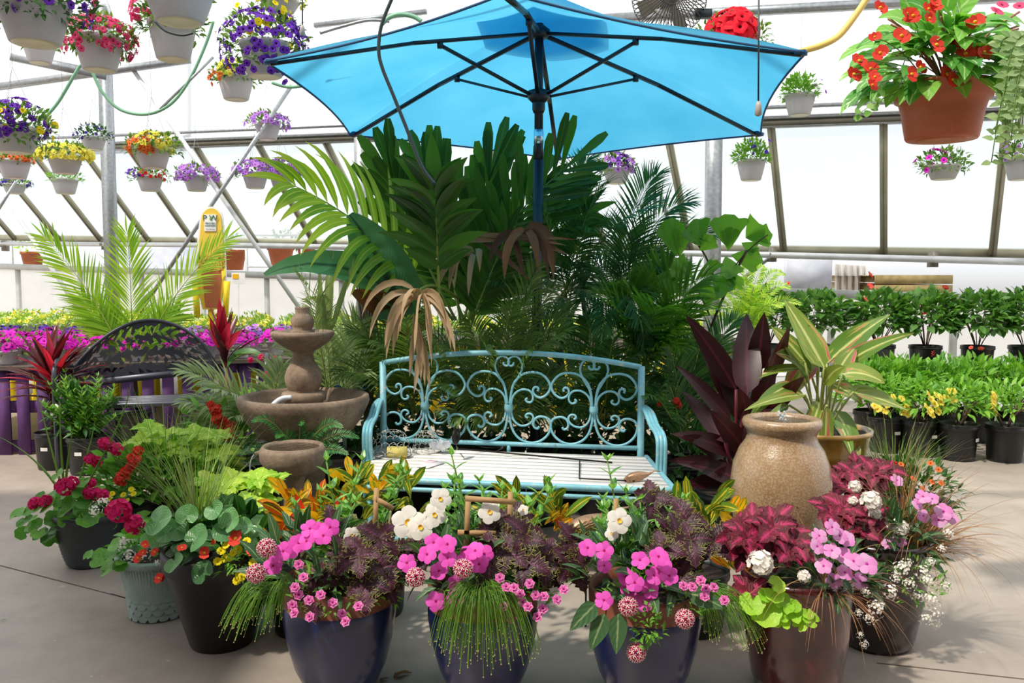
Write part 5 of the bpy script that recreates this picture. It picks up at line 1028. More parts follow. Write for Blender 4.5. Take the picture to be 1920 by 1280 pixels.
for b, tp_, w in (((1362, 462), (1368, 402), .22), ((1365, 470), (1372, 425), .10), ((1398, 446), (1430, 425), .18), ((1398, 446), (1448, 440), .12), ((1315, 462), (1300, 415), .2), ((1312, 470), (1340, 445), .1), ((1360, 480), (1375, 520), .14), ((1370, 478), (1430, 490), .13), ((1330, 510), (1345, 488), .08),
                   ((1335, 520), (1372, 545), .16), ((1270, 480), (1252, 410), .16), ((1275, 480), (1282, 425), .1), ((1300, 520), (1260, 490), .14), ((1310, 540), (1345, 560), .12), ((1390, 455), (1420, 470), .08), ((1275, 500), (1240, 540), .12), ((1350, 500), (1390, 540), .08)):
    fish(m, b, tp_, w * 1.15)
m.build('leaves', [L_fish, mat('fishtail_stalk', '#4c4028', .6)], Fs)
# bamboo-like small shrub behind fountain: blue leaf
Bl = hidden('glossy blue leaved plant peeking out right of the fountain column', 620, 5.1, .12, .24); m = MB(); r = random.Random(5)
for k in range(14): m.leaf(P(625, 740, 5.05) + rv(r, .05), V((r.uniform(-.6, .8), -.3, r.uniform(.2, 1))), V((0, -1, .4)), .22, .09, 'ovate', .8, .2, 6, .08, rr=r)
m.build('leaves', leafmat('blue_leaf', '#1c4a6c', '#3c6c94', trans=.2, vk=40), Bl)
# bright feathery palm at back left
LP = palm('areca_palm', 'bright green feathery palm behind the black openwork bench', 250, 6.95, .16, .32, .6)
for a, b, c_, LL in (((245, 690), (250, 560), (238, 438), .36), ((240, 690), (190, 560), (85, 445), .36), ((262, 690), (300, 560), (425, 448), .36), ((240, 690), (200, 620), (155, 560), .3), ((262, 690), (300, 600), (330, 590), .3), ((250, 690), (270, 620), (300, 620), .3), ((250, 690), (225, 620), (195, 600), .3)):
    fr(LP, a, b, c_, (6.95, 6.98, 7.0), 34, LL, .016, .8, .4, 'lance', L_fine2, .1, V((0, -.9, .3)), .5, .2, .007, 5)
# upright blades right of fountain top
Sp = hidden('narrow grey green sword leaves standing right of the fountain top', 615, 5.0, .1, .22); m = MB()
for (x, y, tx, ty) in ((605, 640, 598, 480), (610, 640, 615, 488), (615, 640, 625, 470), (618, 630, 665, 478), (600, 640, 594, 560), (622, 640, 600, 600), (612, 660, 606, 545)): a, b = P(x, y, 4.8), P(tx, ty, 4.7); m.leaf(a, b - a, V((0, -1, .2)), (b - a).length, .035, 'lance', .05, .3, 7)
for k in range(5): m.tube([Sp.location + V((0, 0, .2)), P(611 + k, 650, 4.95)], .006, 5)
m.build('leaves', L_silv, Sp)
# ------------------------------------------------------------------ left background: tables, petunias, black bench
purp = mat('purple_painted_wood', '#5c3470', .7, bump=.2, var=.25); yelp = mat('yellow_painted_wood', '#f4d820', .7, bump=.2, var=.12); tabt = mat('dark_table_top', '#5a5048', .8); tray = mat('black_tray', '#2c2c2c', .5); wpot = mat('white_pot', '#dcdce0', .5); purd = mat('purple_inner', '#2c1838', .8)
def pallet(label_, pts, z, mt, nm='pallet_table', top=True, depth=1.5, sl=.09, gap=.055, zmin=0):
    o = thing(nm, label_, 'table', V((pts[0].x, pts[0].y, 0)))
    for a, b in zip(pts, pts[1:]):
        d = V((b.x - a.x, b.y - a.y, 0)); L = d.length; d = d / L; n = int(L / (sl + gap)); nn = V((d.y, -d.x, 0))
        for i in range(n):
            p = V((a.x, a.y, 0)) + d * (i + .5) * L / n; m = MB(); m.box(p + V((0, 0, (z + zmin) / 2)), (sl, .02, z - zmin), Matrix((d, V((-d.y, d.x, 0)), UP)).transposed()); m.build('slat', mt, o)
        m = MB()
        for zz in (.06, z * .55, z - .05): m.bar(V((a.x, a.y, zz)) - nn * .04, V((b.x, b.y, zz)) - nn * .04, .05, .09)
        m.build('rail', mt, o)
    return o
ta, tb_, tc_ = P(-160, 850, 6.9), P(60, 850, 6.75), P(490, 850, 7.2)
ta, tb_, tc_ = V((-5.0, 6.7, 0)), V((-3.1, 6.9, 0)), V((-1.75, 7.35, 0))
PT_ = pallet('purple painted pallet table carrying petunias behind the black bench', [V((-5.2, 6.55, 0)), V((-3.75, 6.62, 0)), V((-1.9, 7.3, 0))], .68, purp)
m = MB(); poly = [V((-5.3, 6.5, .70)), V((-3.74, 6.57, .70)), V((-1.85, 7.26, .70)), V((-1.85, 9.2, .70)), V((-5.3, 9.2, .70))]
for z in (0, -.03): 
    b = len(m.v); m.v += [p + V((0, 0, z)) for p in poly]; m.t += [(0, 0)] * 5; m.f.append(tuple(range(b, b + 5))); m.m.append(0)
for i in range(5): a, b = i, (i + 1) % 5; m.quad(a, b, b + 5, a + 5)
m.build('table_top', tabt, PT_, smooth=False)
def petal_plant(name, key_mats, n, R_, H, fr_, potm, fm, r, seed, lf=60, potr=.07, poth=.11):
    rr_ = random.Random(seed); q = bpy.data.objects.new(name, None); C.objects.link(q); q.location = (0, 0, 0)
    m = MB(); m.lathe([(potr * .75, 0), (potr * .8, .01), (potr, poth * .92), (potr * 1.08, poth * .93), (potr * 1.08, poth), (potr * .95, poth)], V(), 16); m.build('pot', potm, q)
    m = MB(); mound(m, V((0, 0, poth)), R_, R_, H, lf, .055, .022, 'ovate', rr_, .6, .2, 3, .8, -.5, .35); m.build('foliage', fm, q)
    m = MB()
    for i in range(n):
        z = rr_.uniform(.1, 1); k = sqrt(1 - z * z); a = rr_.random() * 7; nn = V((cos(a) * k, sin(a) * k, z + .3)).normalized(); flor_petunia(m, V((cos(a) * k * R_, sin(a) * k * R_, poth + H * z)) * 1.02, (nn + rv(rr_, .3)).normalized(), fr_ * rr_.uniform(.8, 1.15), rr_)
    o = m.build('blossoms', key_mats, q); o['kind'] = 'stuff'; return q
def discard(o):
    for c_ in list(o.children): bpy.data.objects.remove(c_)
    bpy.data.objects.remove(o)
ORD = ['first', 'second', 'third', 'fourth', 'fifth', 'sixth', 'seventh', 'eighth', 'ninth', 'tenth', 'eleventh', 'twelfth', 'thirteenth', 'fourteenth', 'fifteenth', 'sixteenth', 'seventeenth', 'eighteenth', 'nineteenth', 'twentieth', 'twenty-first', 'twenty-second', 'twenty-third', 'twenty-fourth', 'twenty-fifth', 'twenty-sixth', 'twenty-seventh', 'twenty-eighth']
pm1 = [petal_plant('potted_petunia', M_mag, 26, .13, .1, .032, wpot, L_bask, None, s) for s in (1, 2)]
pm2 = [petal_plant('potted_petunia', mt, 24, .12, .1, .03, wpot, L_bask, None, 3) for mt in (M_peri, M_lil, M_pur)]
rws = [('front', 6.72, -4.85, 8, .0), ('second', 6.98, -4.85, 9, 0), ('third', 7.25, -4.9, 11, 0), ('fourth', 7.55, -5.0, 11, 0), ('fifth', 7.9, -5.0, 11, 1), ('rear', 8.25, -5.1, 12, 1)]
r = random.Random(3); 
for nm, y, x0, n, k in rws:
    cnt = 0
    for i in range(n):
        x = x0 + i * .29 + r.uniform(-.02, .02); lim = 6.57 + (x + 3.74) * .365 + .12 if x > -3.74 else 6.62
        if y < lim: continue
        src = pm1[i % 2] if k == 0 else (pm2[2] if i < 5 else pm2[1])
        col = 'magenta' if k == 0 else ('deep violet' if i < 5 else 'lilac')
        copytree(src, V((x, y, .70)), '%s petunia in the %s row of the purple table, %s from the left' % (col, nm, ORD[cnt]), 'petunias on the purple table', r.random() * 6, r.uniform(.9, 1.1)); cnt += 1
# yellow table further back with trays
YT = pallet('yellow painted pallet table carrying yellow flowers across the back', [V((-5.9, 9.4, 0)), V((-1.9, 8.8, 0)), V((2.3, 8.3, 0))], .72, yelp, sl=.1, gap=.05)
m = MB(); poly = [V((-6.6, 9.4, .75)), V((-1.9, 8.72, .75)), V((2.35, 8.22, .75)), V((2.35, 9.7, .75)), V((-1.9, 10.6, .75)), V((-6.6, 12.0, .75))]
for z in (0, -.06): b = len(m.v); m.v += [p + V((0, 0, z)) for p in poly]; m.t += [(0, 0)] * 6; m.f.append(tuple(range(b, b + 6))); m.m.append(0)
for i in range(6): a, b = i, (i + 1) % 6; m.quad(a, b, b + 6, a + 6)
m.build('table_top', tabt, YT, smooth=False)
for (x, y) in ((-6.3, 9.6), (-6.3, 11.6), (-2, 10.2), (2.2, 9.5)): m = MB(); m.box(V((x, y, .35)), (.08, .08, .7)); m.build('leg', yelp, YT)
pm3 = [petal_plant('potted_yellow_flower', mt, nn, .12, .1, .022, wpot, leafmat('seedling_green', '#6c9c30', '#a4cc50', trans=.4), None, 5 + k, 80, .06, .1) for k, (mt, nn) in enumerate(((M_cream, 12), (M_cream, 26)))]
def tagstick(o):
    m = MB(); m.box(V((.045, -.06, .13)), (.03, .002, .1), Matrix.Rotation(.3, 3, 'Y')); m.mi = 1; m.box(V((.047, -.0615, .145)), (.02, .002, .05), Matrix.Rotation(.3, 3, 'Y')); m.build('plant_tag', [lab, M_cen], o)
tagstick(pm3[0])
for j, (rn, dy, n) in enumerate((('front', .12, 28), ('second', .36, 24), ('third', .62, 22), ('fourth', .9, 20), ('rear', 1.25, 16))):
    for i in range(n):
        x = -6.2 + i * (8.3 / n) + r.uniform(-.03, .03); y = (9.4 + (x + 5.9) * -.15 if x < -1.9 else 8.8 - (x + 1.9) * .12) + dy
        s = pm3[1] if (j > 1 and x < -3.6) else pm3[0]
        copytree(s, V((x, y, .75)), 'yellow flowering pot in the %s row of the yellow table, %s from the left' % (rn, ORD[i]), 'yellow flowers on the yellow table', r.uniform(-.3, .3), r.uniform(.95, 1.15))
m = MB(); p = V((-6.3, 9.25, .72))
for o in pm1 + pm2 + pm3: discard(o)
# plant sign
yb = mat('sign_yellow', '#ecc94a', .5, var=.04); wht = mat('sign_white', '#f6f6f2', .5); txt = mat('sign_text_green', '#2c6c5c', .6)
sg = thing('plant_brand_sign', 'tall rounded yellow sign with a white lettered label and potted flower picture', 'sign', P(396, 585, 9.0)); sd = 9.0
def outline(m, pts, d, th=.01):
    ps = [P(x, y, d) for x, y in pts]; b = len(m.v); m.v += ps + [p + V((0, th, 0)) for p in ps]; n = len(ps); m.t += [(0, 0)] * (2 * n)
    m.f.append(tuple(range(b, b + n))); m.m.append(m.mi); m.f.append(tuple(range(b + 2 * n - 1, b + n - 1, -1))); m.m.append(m.mi)
    for i in range(n): m.quad(b + i, b + (i + 1) % n, b + n + (i + 1) % n, b + n + i)
def arch_pts(g): 
    L_ = [(396 + (22 - g) * cos(a), 412 - (25 - g) * sin(a)) for a in [pi * i / 10 for i in range(11)]]
    return [(424 - g, 530), (421 - g, 450)] + L_ + [(370 + g, 450), (367 + g, 530), (380, 580), (412, 580)]
m = MB(); outline(m, arch_pts(0), sd + .01, .03); m.build('backing_board', wht, sg, smooth=False)
m = MB(); outline(m, arch_pts(3.5), sd - .002, .008); m.build('yellow_face', yb, sg, smooth=False)
m = MB(); outline(m, [(383, 402), (405, 402), (405, 433), (383, 433)], sd - .012, .006); m.build('white_label', wht, sg, smooth=False)
m = MB(); outline(m, [(378, 505), (416, 505), (410, 576), (385, 576)], sd - .012, .006); m.build('printed_pot', mat('print_terracotta', '#b06838', .6), sg, smooth=False)
m = MB(); rr_ = random.Random(4)
for i in range(150): x, y = 397 + rr_.uniform(-25, 25), rr_.uniform(478, 506); m.disc(P(x, y, sd - .016 - .002 * (i % 5)), .011, 8, V((0, -1, 0)))
m.build('printed_flowers', mat('print_flowers', '#c8a83c', .7, var=.6, scale=60), sg, smooth=False)
for s in (-1, 1): m = MB(); outline(m, [(396 + s * 22, 500), (396 + s * 27 , 505), (396 + s * 27, 515), (396 + s * 20, 524), (396 + s * 19, 510)], sd - .02, .006); m.build('yellow_cutout', mat('sign_bright', '#f4e040', .5), sg, smooth=False)
for s in (-1, 1): m = MB(); m.bar(P(396 + s * 26, 595, sd - .03), P(396 + s * 30, 527, sd - .03), .05, .05); m.build('yellow_post', yelp, sg)
m = MB(); m.bar(P(396, 640, sd + .05), P(396, 570, sd + .05), .05, .05); m.build('post', yelp, sg)
def text(body, px, py, d, size, root, mt=txt, nm='lettering', ay=0):
    cu = bpy.data.curves.new(nm, 'FONT'); cu.body = body; cu.size = size; cu.align_x = 'CENTER'; cu.align_y = 'CENTER'; cu.extrude = .001; cu.materials.append(mt)
    o = bpy.data.objects.new(nm, cu); C.objects.link(o); o.parent = root; o.location = P(px, py, d) - root.location; o.rotation_euler = (pi / 2, 0, 0)
    me = bpy.data.meshes.new_from_object(o.evaluated_get(bpy.context.evaluated_depsgraph_get())); q = bpy.data.objects.new(nm, me); C.objects.link(q); q.parent = root; q.location = o.location; q.rotation_euler = o.rotation_euler; bpy.data.objects.remove(o); return q
text('P W', 394, 409, sd - .016, .085, sg); text('PROVEN', 394, 418.5, sd - .016, .028, sg); text('WINNERS', 394, 423, sd - .016, .026, sg); text('The #1 Plant Brand', 394, 429, sd - .016, .012, sg)
m = MB(); m.leaf(P(394, 413, sd - .018), V((.3, 0, 1)), V((0, -1, 0)), .05, .02, 'ovate', 0, 0, 5); m.build('leaf_emblem', mat('emblem_green', '#6c9c3c', .5), sg)
m = MB(); m.box(P(447, 522, 8.9), (.14, .006, .12)); m.mi = 1; m.box(P(442, 518, 8.9) - V((0, .005, 0)), (.06, .004, .05)); m.mi = 2; m.bar(P(447, 600, 8.9), P(447, 532, 8.9), .01, .01); tag(m.build('price_card', [wht, M_cen, wht], smooth=False), 'small white card with a yellow flower picture right of the tall sign', 'sign')
# black openwork bench
bkm = mat('black_cast_metal', '#50525c', .42, .5, var=.1)
BB = thing('openwork_bench', 'black metal garden bench with a leaf pattern cut out of its arched back', 'bench', V((-2.95, 6.35, 0)))
bl, br = (138, 690), (402, 680)
def bq(u, v, off=0):
    """u 0..1 across, v 0..1 up on the bench back"""
    x0 = 140 + 265 * u; top = 600 + 88 * (2 * u - 1.08) ** 2 * (1 if u < .54 else 1.05) * .85; bot = 722 - 30 * u
    if u > .9: top += (u - .9) * 160
    y = bot + (top - bot) * v; d = 6.45 + .25 * u; return P(x0, y, d) + V((0, off, 0))
m = MB()
top_ = [bq(i / 24, 1) for i in range(25)]; m.tube([bq(0, 0)] + top_ + [bq(1, 0)], .013, 8); m.build('back_frame', bkm, BB)
m = MB(); m.bar(bq(0, .03), bq(1, .03), .02, .05); m.build('lower_back_rail', bkm, BB)
holes = []
def vine(u0, v0, u1, v1, n, bow, ph):
    for i in range(n):
        t_ = (i + .5) / n; u = u0 + (u1 - u0) * t_; v = v0 + (v1 - v0) * t_ + bow * sin(pi * t_) + .03 * sin(i * 1.1 + ph)
        for s in (1, -1): holes.append((u + .022, v + s * .125, s * (.75 + .2 * sin(i * 2.1 + ph))))
vine(-.02, .12, 1.0, .10, 16, .06, 0); vine(-.01, .36, 1.0, .34, 16, .1, 2); vine(.0, .58, .98, .55, 15, .16, 4); vine(.1, .80, .9, .76, 13, .14, 1)
NU, NW = 210, 84; rows = [[bq(i / NU, j / NW) for i in range(NU + 1)] for j in range(NW + 1)]; m = MB(); b0 = 0
for j, rw in enumerate(rows):
    for i, p in enumerate(rw): m.v.append(p); m.t.append((i / NU, j / NW))
def inhole(u, v):
    for (hu, hv, sl) in holes:
        du = (u - hu) * 2.65; dv = v - hv
        if abs(du) > .17 or abs(dv) > .2: continue
        a = du * cos(sl) + dv * sin(sl); b = -du * sin(sl) + dv * cos(sl)
        if abs(a) < .125 and abs(b) < .036 * (1 - (a / .125) ** 2): return True
    return False
for j in range(NW):
    for i in range(NU):
        u, v = (i + .5) / NU, (j + .5) / NW
        if u < .012 or u > .985 or v < .07 or v > .95 or not inhole(u, v): a = j * (NU + 1) + i; m.quad(a, a + 1, a + NU + 2, a + NU + 1)
o = m.build('leaf_openwork', bkm, BB, smooth=False); md = o.modifiers.new('thick', 'SOLIDIFY'); md.thickness = .012
m = MB(); sb0, sb1 = P(185, 765, 6.55), P(480, 735, 6.6); sf0, sf1 = P(240, 752, 6.15), P(480, 722, 6.25)
z = .47; L0, L1 = V((-3.35, 6.45, z)), V((-1.95, 6.8, z)); n2 = V((.24, -.97, 0))
for k in range(9): m.bar(L0 + n2 * (.03 + k * .052), L1 + n2 * (.03 + k * .052), .03, .012)
m.build('seat', bkm, BB); m = MB(); m.tube(crom([L0 + n2 * .47 + V((0, 0, .0)), L1 + n2 * .47], 2), .02, 8); m.build('seat_frame', bkm, BB)
for i, e in enumerate((L0, L1)):
    m = MB(); m.tube(crom([e + V((0, 0, .25)), e + n2 * .15 + V((0, 0, .27)), e + n2 * .34 + V((0, 0, .33)), e + n2 * .46 + V((0, 0, .25)), e + n2 * .47 + V((0, 0, .08)), e + n2 * .46], 4), .018, 8); m.build('armrest', bkm, BB)
    for q in (0, .46): m = MB(); m.tube([e + n2 * q, V((e.x + n2.x * q, e.y + n2.y * q, 0))], .018, 8); m.build('leg', bkm, BB)
m = MB(); q = L0 + n2 * .47 + V((.02, -.03, 0)); m.box(q + V((0, 0, -.02)), (.05, .004, .09), Matrix.Rotation(.5, 3, 'Y')); m.build('price_tag', lab, BB)
# ------------------------------------------------------------------ black pots on the left
def cord(o, base, n, L, W, r, mt, spread=.9, zr=.2):
    def f(m):
        for k in range(n):
            a = r.random() * 2 * pi; t_ = k / n; m.leaf(base + V((0, 0, zr * t_)), V((cos(a) * spread * (1.2 - t_), sin(a) * spread * (1.2 - t_), .5 + .7 * t_)), V((-cos(a) * .5, -sin(a) * .5, 1)), L * r.uniform(.7, 1.1), W, 'lance', .7 * (1 - .5 * t_), .3, 7, .03, rr=r)
    fol(o, 'leaves', mt, f)
r = random.Random(12)
K1 = planter('black ribbed nursery pot of dark red cordyline left of the black bench', 95, 6.15, .125, .27, 'nursery', name='potted_cordyline'); c = K1.location; label(K1, .125, .27, -1.6)
m = MB(); m.tube([c + V((0, 0, .2)), c + V((.0, 0, .55))], .016, 7); m.build('stem', mat('cordyline_stem', '#6c4438', .7), K1)
cord(K1, c + V((0, -.02, .50)), 44, .42, .06, r, L_cord, 1.6, .2); cord(K1, c + V((0.05, -.05, .56)), 12, .38, .05, r, L_cordh, 1.1, .2)
K2 = planter('black ribbed nursery pot of glossy green oleander beside the dark red cordyline', 160, 6.0, .14, .27, 'nursery', name='potted_oleander'); c = K2.location; label(K2, .14, .27, -1.6)
fol(K2, 'foliage', [L_green, M_stem], lambda m: [shoot(m, c + V((r.uniform(-.06, .06), r.uniform(-.05, .05), .22)), c + V((r.uniform(-.3, .22), r.uniform(-.15, .15), r.uniform(.4, .72))), 11, .10, .026, r, .3, 'lance') for _ in range(34)]); fol(K2, 'shade_leaves', L_dark, lambda m: mound(m, c + V((-.02, 0, .42)), .24, .18, .2, 200, .1, .028, 'lance', r, .5, .2, 4, .8, -.7, .3))
K3 = planter('bright red cordyline standing right of the black bench back', 425, 6.7, .13, .27, 'nursery', name='potted_cordyline'); c = K3.location
m = MB(); m.tube([c + V((0, 0, .2)), P(425, 690, 6.7)], .016, 7); m.build('stem', MATS['cordyline_stem'], K3); cord(K3, P(422, 690, 6.7), 26, .4, .06, r, L_cord, .6, .14)
m = MB()
for tx, ty in ((412, 562), (395, 600), (430, 605), (420, 575), (450, 620)): a, b = P(418, 655, 6.65), P(tx, ty, 6.55); m.leaf(a, b - a, V((0, -1, .2)), (b - a).length * 1.05, .085, 'ovate', .05, .25, 7)
m.build('red_leaves', L_cordh, K3)
m = MB(); a, b = P(425, 690, 6.6), P(475, 634, 6.45); m.leaf(a, V((.5, -.1, .8)), V((-.5, -.6, .6)), .42, .09, 'ovate', 2.2, .3, 9, rr=r); m.build('arching_leaf', L_dark, K3)
# small flowers on the ground in front of yellow pallet
o = hidden('low pink flowering plant in front of the yellow pallet slats', 500, 6.0, .14, .25); c = o.location; fol(o, 'foliage', L_green, lambda m: mound(m, c + V((0, 0, .4)), .35, .2, .25, 300, .09, .03, 'lance', r, .5, .2, 4, .8, -.7, .3)); blooms(o, 'geranium_cluster', [(490, 670, 7), (515, 672, 6), (500, 705, 9), (530, 700, 6), (470, 675, 6), (520, 690, 6)], 5.75, 7, .05)
# ------------------------------------------------------------------ right background rows
def shrub(name, R_, H, n, rx, rz, mt, L, W, seed, z, stems=True, prof='ovate', lowb=-.5):
    rr_ = random.Random(seed); q = bpy.data.objects.new(name, None); C.objects.link(q); pot(q, R_, H, 'nursery'); label(q, R_, H, -1.6 + rr_.uniform(-.5, .5))
    m = MB()
    for _ in range(9): a = rr_.random() * 7; m.tube(bez(V((cos(a) * .02, sin(a) * .02, H * .9)), V((cos(a) * .06, sin(a) * .06, H + .12)), V((cos(a) * rx * .7, sin(a) * rx * .7, z + rr_.uniform(-.05, rz * .6))), 5), .005, 4)
    m.build('stem', mat('woody_stem', '#5c4838', .8), q); m = MB(); mound(m, V((0, 0, z)), rx, rx, rz, n, L, W, prof, rr_, .6, .25, 4, .8, lowb, .3); m.build('foliage', mt, q); return q
hs = [shrub('potted_hibiscus', .14, .25, 560, .30, .24, L_hib, .095, .062, 80 + k, .50) for k in range(3)]
sh_ = thing('plant_bench', 'low white bench carrying the rear row of hibiscus pots', 'bench', V((5.3, 7.9, 0)))
m = MB(); m.box(V((4.0, 7.9, .50)), (5.0, .45, .03)); m.build('bench_top', wpot, sh_)
for x in (1.8, 3.4, 5.0, 6.3): m = MB(); m.box(V((x, 7.9, .24)), (.04, .3, .48)); m.build('leg', wpot, sh_)
HB = [(1440, 7.95, ''), (1530, 7.95, ''), (1650, 7.9, ''), (1737, 7.8, ''), (1835, 7.75, ''), (1925, 7.75, '')]
hl = ['hibiscus in the rear row half hidden behind the lime fern', 'hibiscus with coral red blooms behind the variegated leaf tips', 'rear row hibiscus in the black pot right above the amber bowl', 'rear row hibiscus with one small red bloom, middle of the visible pots', 'rear row hibiscus with a large coral bloom on its upper left', 'rear row hibiscus cut off by the right edge of the view']
HO = []
for i, (x, d, _) in enumerate(HB): p = P(x, 600, d); HO.append(copytree(hs[i % 3], V((p.x, d, .515)), hl[i], 'hibiscus pots along the rear bench', i * 1.1, 1.0))
for (i, x, y, s) in ((1, 1505, 538, 8), (1, 1530, 537, 9), (1, 1504, 562, 8), (1, 1594, 517, 10), (2, 1606, 542, 8), (3, 1726, 594, 6), (4, 1811, 576, 11), (0, 1478, 532, 5)): blooms(HO[i], 'hibiscus_flower', [(x, y, s)], 7.5, 8, .02, x)
for o in hs: discard(o)
ms = [shrub('potted_hibiscus', .15, .26, 560, .3, .24, L_green, .08, .045, 90 + k, .43) for k in range(2)]; mid = leafmat('leaf_bright', '#5c9430', '#90c450', trans=.35)
ys = [shrub('potted_yellow_mandevilla', .14, .28, 260, .24, .16, mid, .085, .03, 95 + k, .44) for k in range(3)]
ml = ['bushy hibiscus of the middle row beside the variegated leaves', 'bushy hibiscus of the middle row below the second rear pot', 'bushy hibiscus of the middle row with a pink bud', 'bushy hibiscus of the middle row with a red bloom at its top', 'bushy hibiscus of the middle row at the far right end']
MO = []
for i, x in enumerate((1640, 1700, 1765, 1840, 1910)): p = P(x, 700, 7.1); MO.append(copytree(ms[i % 2], V((p.x, 7.1 + .08 * (i % 2), 0)), ml[i], 'hibiscus pots of the middle row', i * 1.3, 1.05))
for (i, x, y, s) in ((2, 1740, 672, 7), (3, 1850, 690, 7), (3, 1857, 684, 6), (0, 1630, 660, 9), (4, 1908, 668, 5), (0, 1601, 680, 7)): blooms(MO[i], 'hibiscus_flower', [(x, y, s)], 6.8, 8, .02, x)
for o in ms: discard(o)
yl = ['yellow blooming mandevilla partly behind the amber bowl', 'yellow blooming mandevilla in the black pot above the trailing basket', 'yellow blooming mandevilla in the black pot standing on bare concrete', 'yellow blooming mandevilla at the right edge of the floor row']
for i, (x, d, pts) in enumerate(((1665, 6.75, [(1660, 770), (1640, 760)]), (1730, 6.6, [(1702, 745), (1712, 755), (1728, 743), (1745, 745), (1722, 770), (1700, 765), (1715, 738)]), (1802, 6.45, [(1760, 750), (1775, 740), (1785, 752), (1765, 745), (1800, 740), (1815, 742), (1828, 755), (1790, 748), (1758, 758)]), (1890, 6.4, [(1845, 755), (1850, 745), (1900, 742), (1888, 727), (1870, 750), (1905, 760), (1860, 738)]))):
    p = P(x, 700, d); o = copytree(ys[i % 3], V((p.x, d, 0)), yl[i], 'yellow mandevillas in the front floor row', i * .5, 1.0)
    for q in list(o.children):
        pass
    r2 = random.Random(i); 
    for (a, b) in pts + [(x + r2.uniform(-45, 45), 755 + r2.uniform(-22, 22)) for _ in range(12)]: put('yellow_mandevilla_flower', o, P(a, b, d - .24), V((r2.uniform(-.4, .4), -.8, .5)), .031, r2)
for o in ys: discard(o)
# small extra shrub pots near urn
o = hidden('grassy plant with red flowers in the shade right of the bench armrest', 1300, 4.75, .14, .25); c = o.location; fol(o, 'foliage', L_dark, lambda m: mound(m, c + V((0, 0, .35)), .3, .18, .22, 300, .09, .03, 'lance', r, .6, .3, 4, .8, -.6, .3)); blooms(o, 'red_flower_cluster', [(1268, 752, 8), (1272, 760, 7), (1236, 758, 5)], 4.6, 7, .02)
# ------------------------------------------------------------------ hanging baskets
hwp = mat('white_basket_plastic', '#eceaee', .45, var=.03, trans=.5); hwp2 = mat('basket_base', '#dcd4b8', .4); wir = mat('hanger_wire', '#8c9094', .4, .5)
def basket(label_, px, py, wpx, hpx, cols, dia=.28, sp=1.25, nf=50, nl=170, up=.42, fr_=.021, low=-.5, spread=None, trail=0, group='hanging baskets under the roof', potm=None, leafm=None, leafL=.045, off=0, extra=None, hang=True, Hs=None):
    d = dia * F / wpx; c = P(px, py + hpx, d); R_ = dia / 2; H = Hs or hpx * d / F * .97
    o = thing('hanging_basket', label_, 'hanging basket', c, group); rr_ = random.Random(int(px * 7 + py)); m = MB()
    m.lathe([(R_ * .66, 0), (R_ * .70, .006), (R_ * .9, H * .6), (R_ * .97, H * .88), (R_ * 1.03, H * .9), (R_ * 1.03, H), (R_ * .95, H), (R_ * .93, H * .9)], c, 32); m.mi = 1; m.lathe([(R_ * .45, -.002), (R_ * .6, -.004), (R_ * .62, .0)], c, 24); m.build('pot', [potm or hwp, hwp2 if potm is None else potm], o)
    m = MB(); m.disc(c + V((0, 0, H * .93)), R_ * .93, 20); m.build('soil', M_soil, o)
    top = c + V((0, 0, H)); hk_ = top + V((0, 0, .42 if d > 4.4 else .5))
    if hang:
        for k in range(3): a = .5 + 2 * pi * k / 3; m = MB(); m.tube([top + V((cos(a) * R_, sin(a) * R_, -.01)), hk_], .0013, 4); m.build('hanger_wire', wir, o)
        m = MB(); m.tube([hk_, hk_ + V((0, 0, max(.1, 4.8 - hk_.z)))], .0011, 4); m.build('suspension_wire', wir, o)
    m = MB(); mound(m, top + V((off, 0, 0)), R_ * sp, R_ * sp, R_ * up * 2, int(nl * 1.5), leafL * 1.15, leafL * .55, 'ovate', rr_, .7, .25, 3, .8, low, .3); m.build('foliage', leafm or L_bask, o)
    for (mt, w, dx, dz) in cols:
        m = MB()
        for i in range(int(nf * w)):
            z = rr_.uniform(low * .8, 1); k = sqrt(max(0, 1 - z * z)); a = rr_.uniform(-pi, .35 * pi) if rr_.random() < .85 else rr_.random() * 7; nn = V((cos(a) * k, sin(a) * k, z + .15)).normalized()
            p = top + V((off + dx * R_ + cos(a) * k * R_ * sp * rr_.uniform(.85, 1.1) * (1 if not dx else .6), sin(a) * k * R_ * sp * rr_.uniform(.9, 1.1), dz * R_ + z * R_ * up * 2 * (1 if z > 0 else 1.0 * (1 + trail))))
            flor_petunia(m, p, (nn + rv(rr_, .25)).normalized(), fr_ * rr_.uniform(.8, 1.15), rr_)
        q = m.build('blossoms', mt, o); q['kind'] = 'stuff'
    return o
gb = 'white baskets hanging above the left side'
basket('largest white basket at the upper left corner with dark leaves cut by the frame', 66, 8, 124, 74, [(M_hot, .25, 0, .3), (M_pur, .7, .5, .1)], .33, 1.7, 60, 420, .5, .026, -.7, leafm=L_dark, group=gb)
basket('white basket of hot pink petunias below the topmost left pots', 187, 72, 84, 60, [(M_hot, 1, 0, 0)], .31, 1.55, 150, 400, .45, .024, -.7, trail=.5, group=gb)
basket('small white basket partly hidden under the big corner basket', 75, 82, 56, 36, [(M_hot, .5, 0, 0)], .28, 1.3, 40, 160, .35, .02, -.4, group=gb)
basket('bare looking white basket cropped by the top edge', 337, -14, 122, 56, [(M_peri, .3, .8, .3)], .33, 1.15, 30, 200, .5, .024, -.2, group=gb)
basket('white basket of pink and white blooms under the cropped top pot', 325, 42, 84, 70, [(M_hot, .8, -.8, .3), (M_wht, .35, .9, .2)], .31, 1.5, 90, 320, .5, .024, -.6, group=gb)
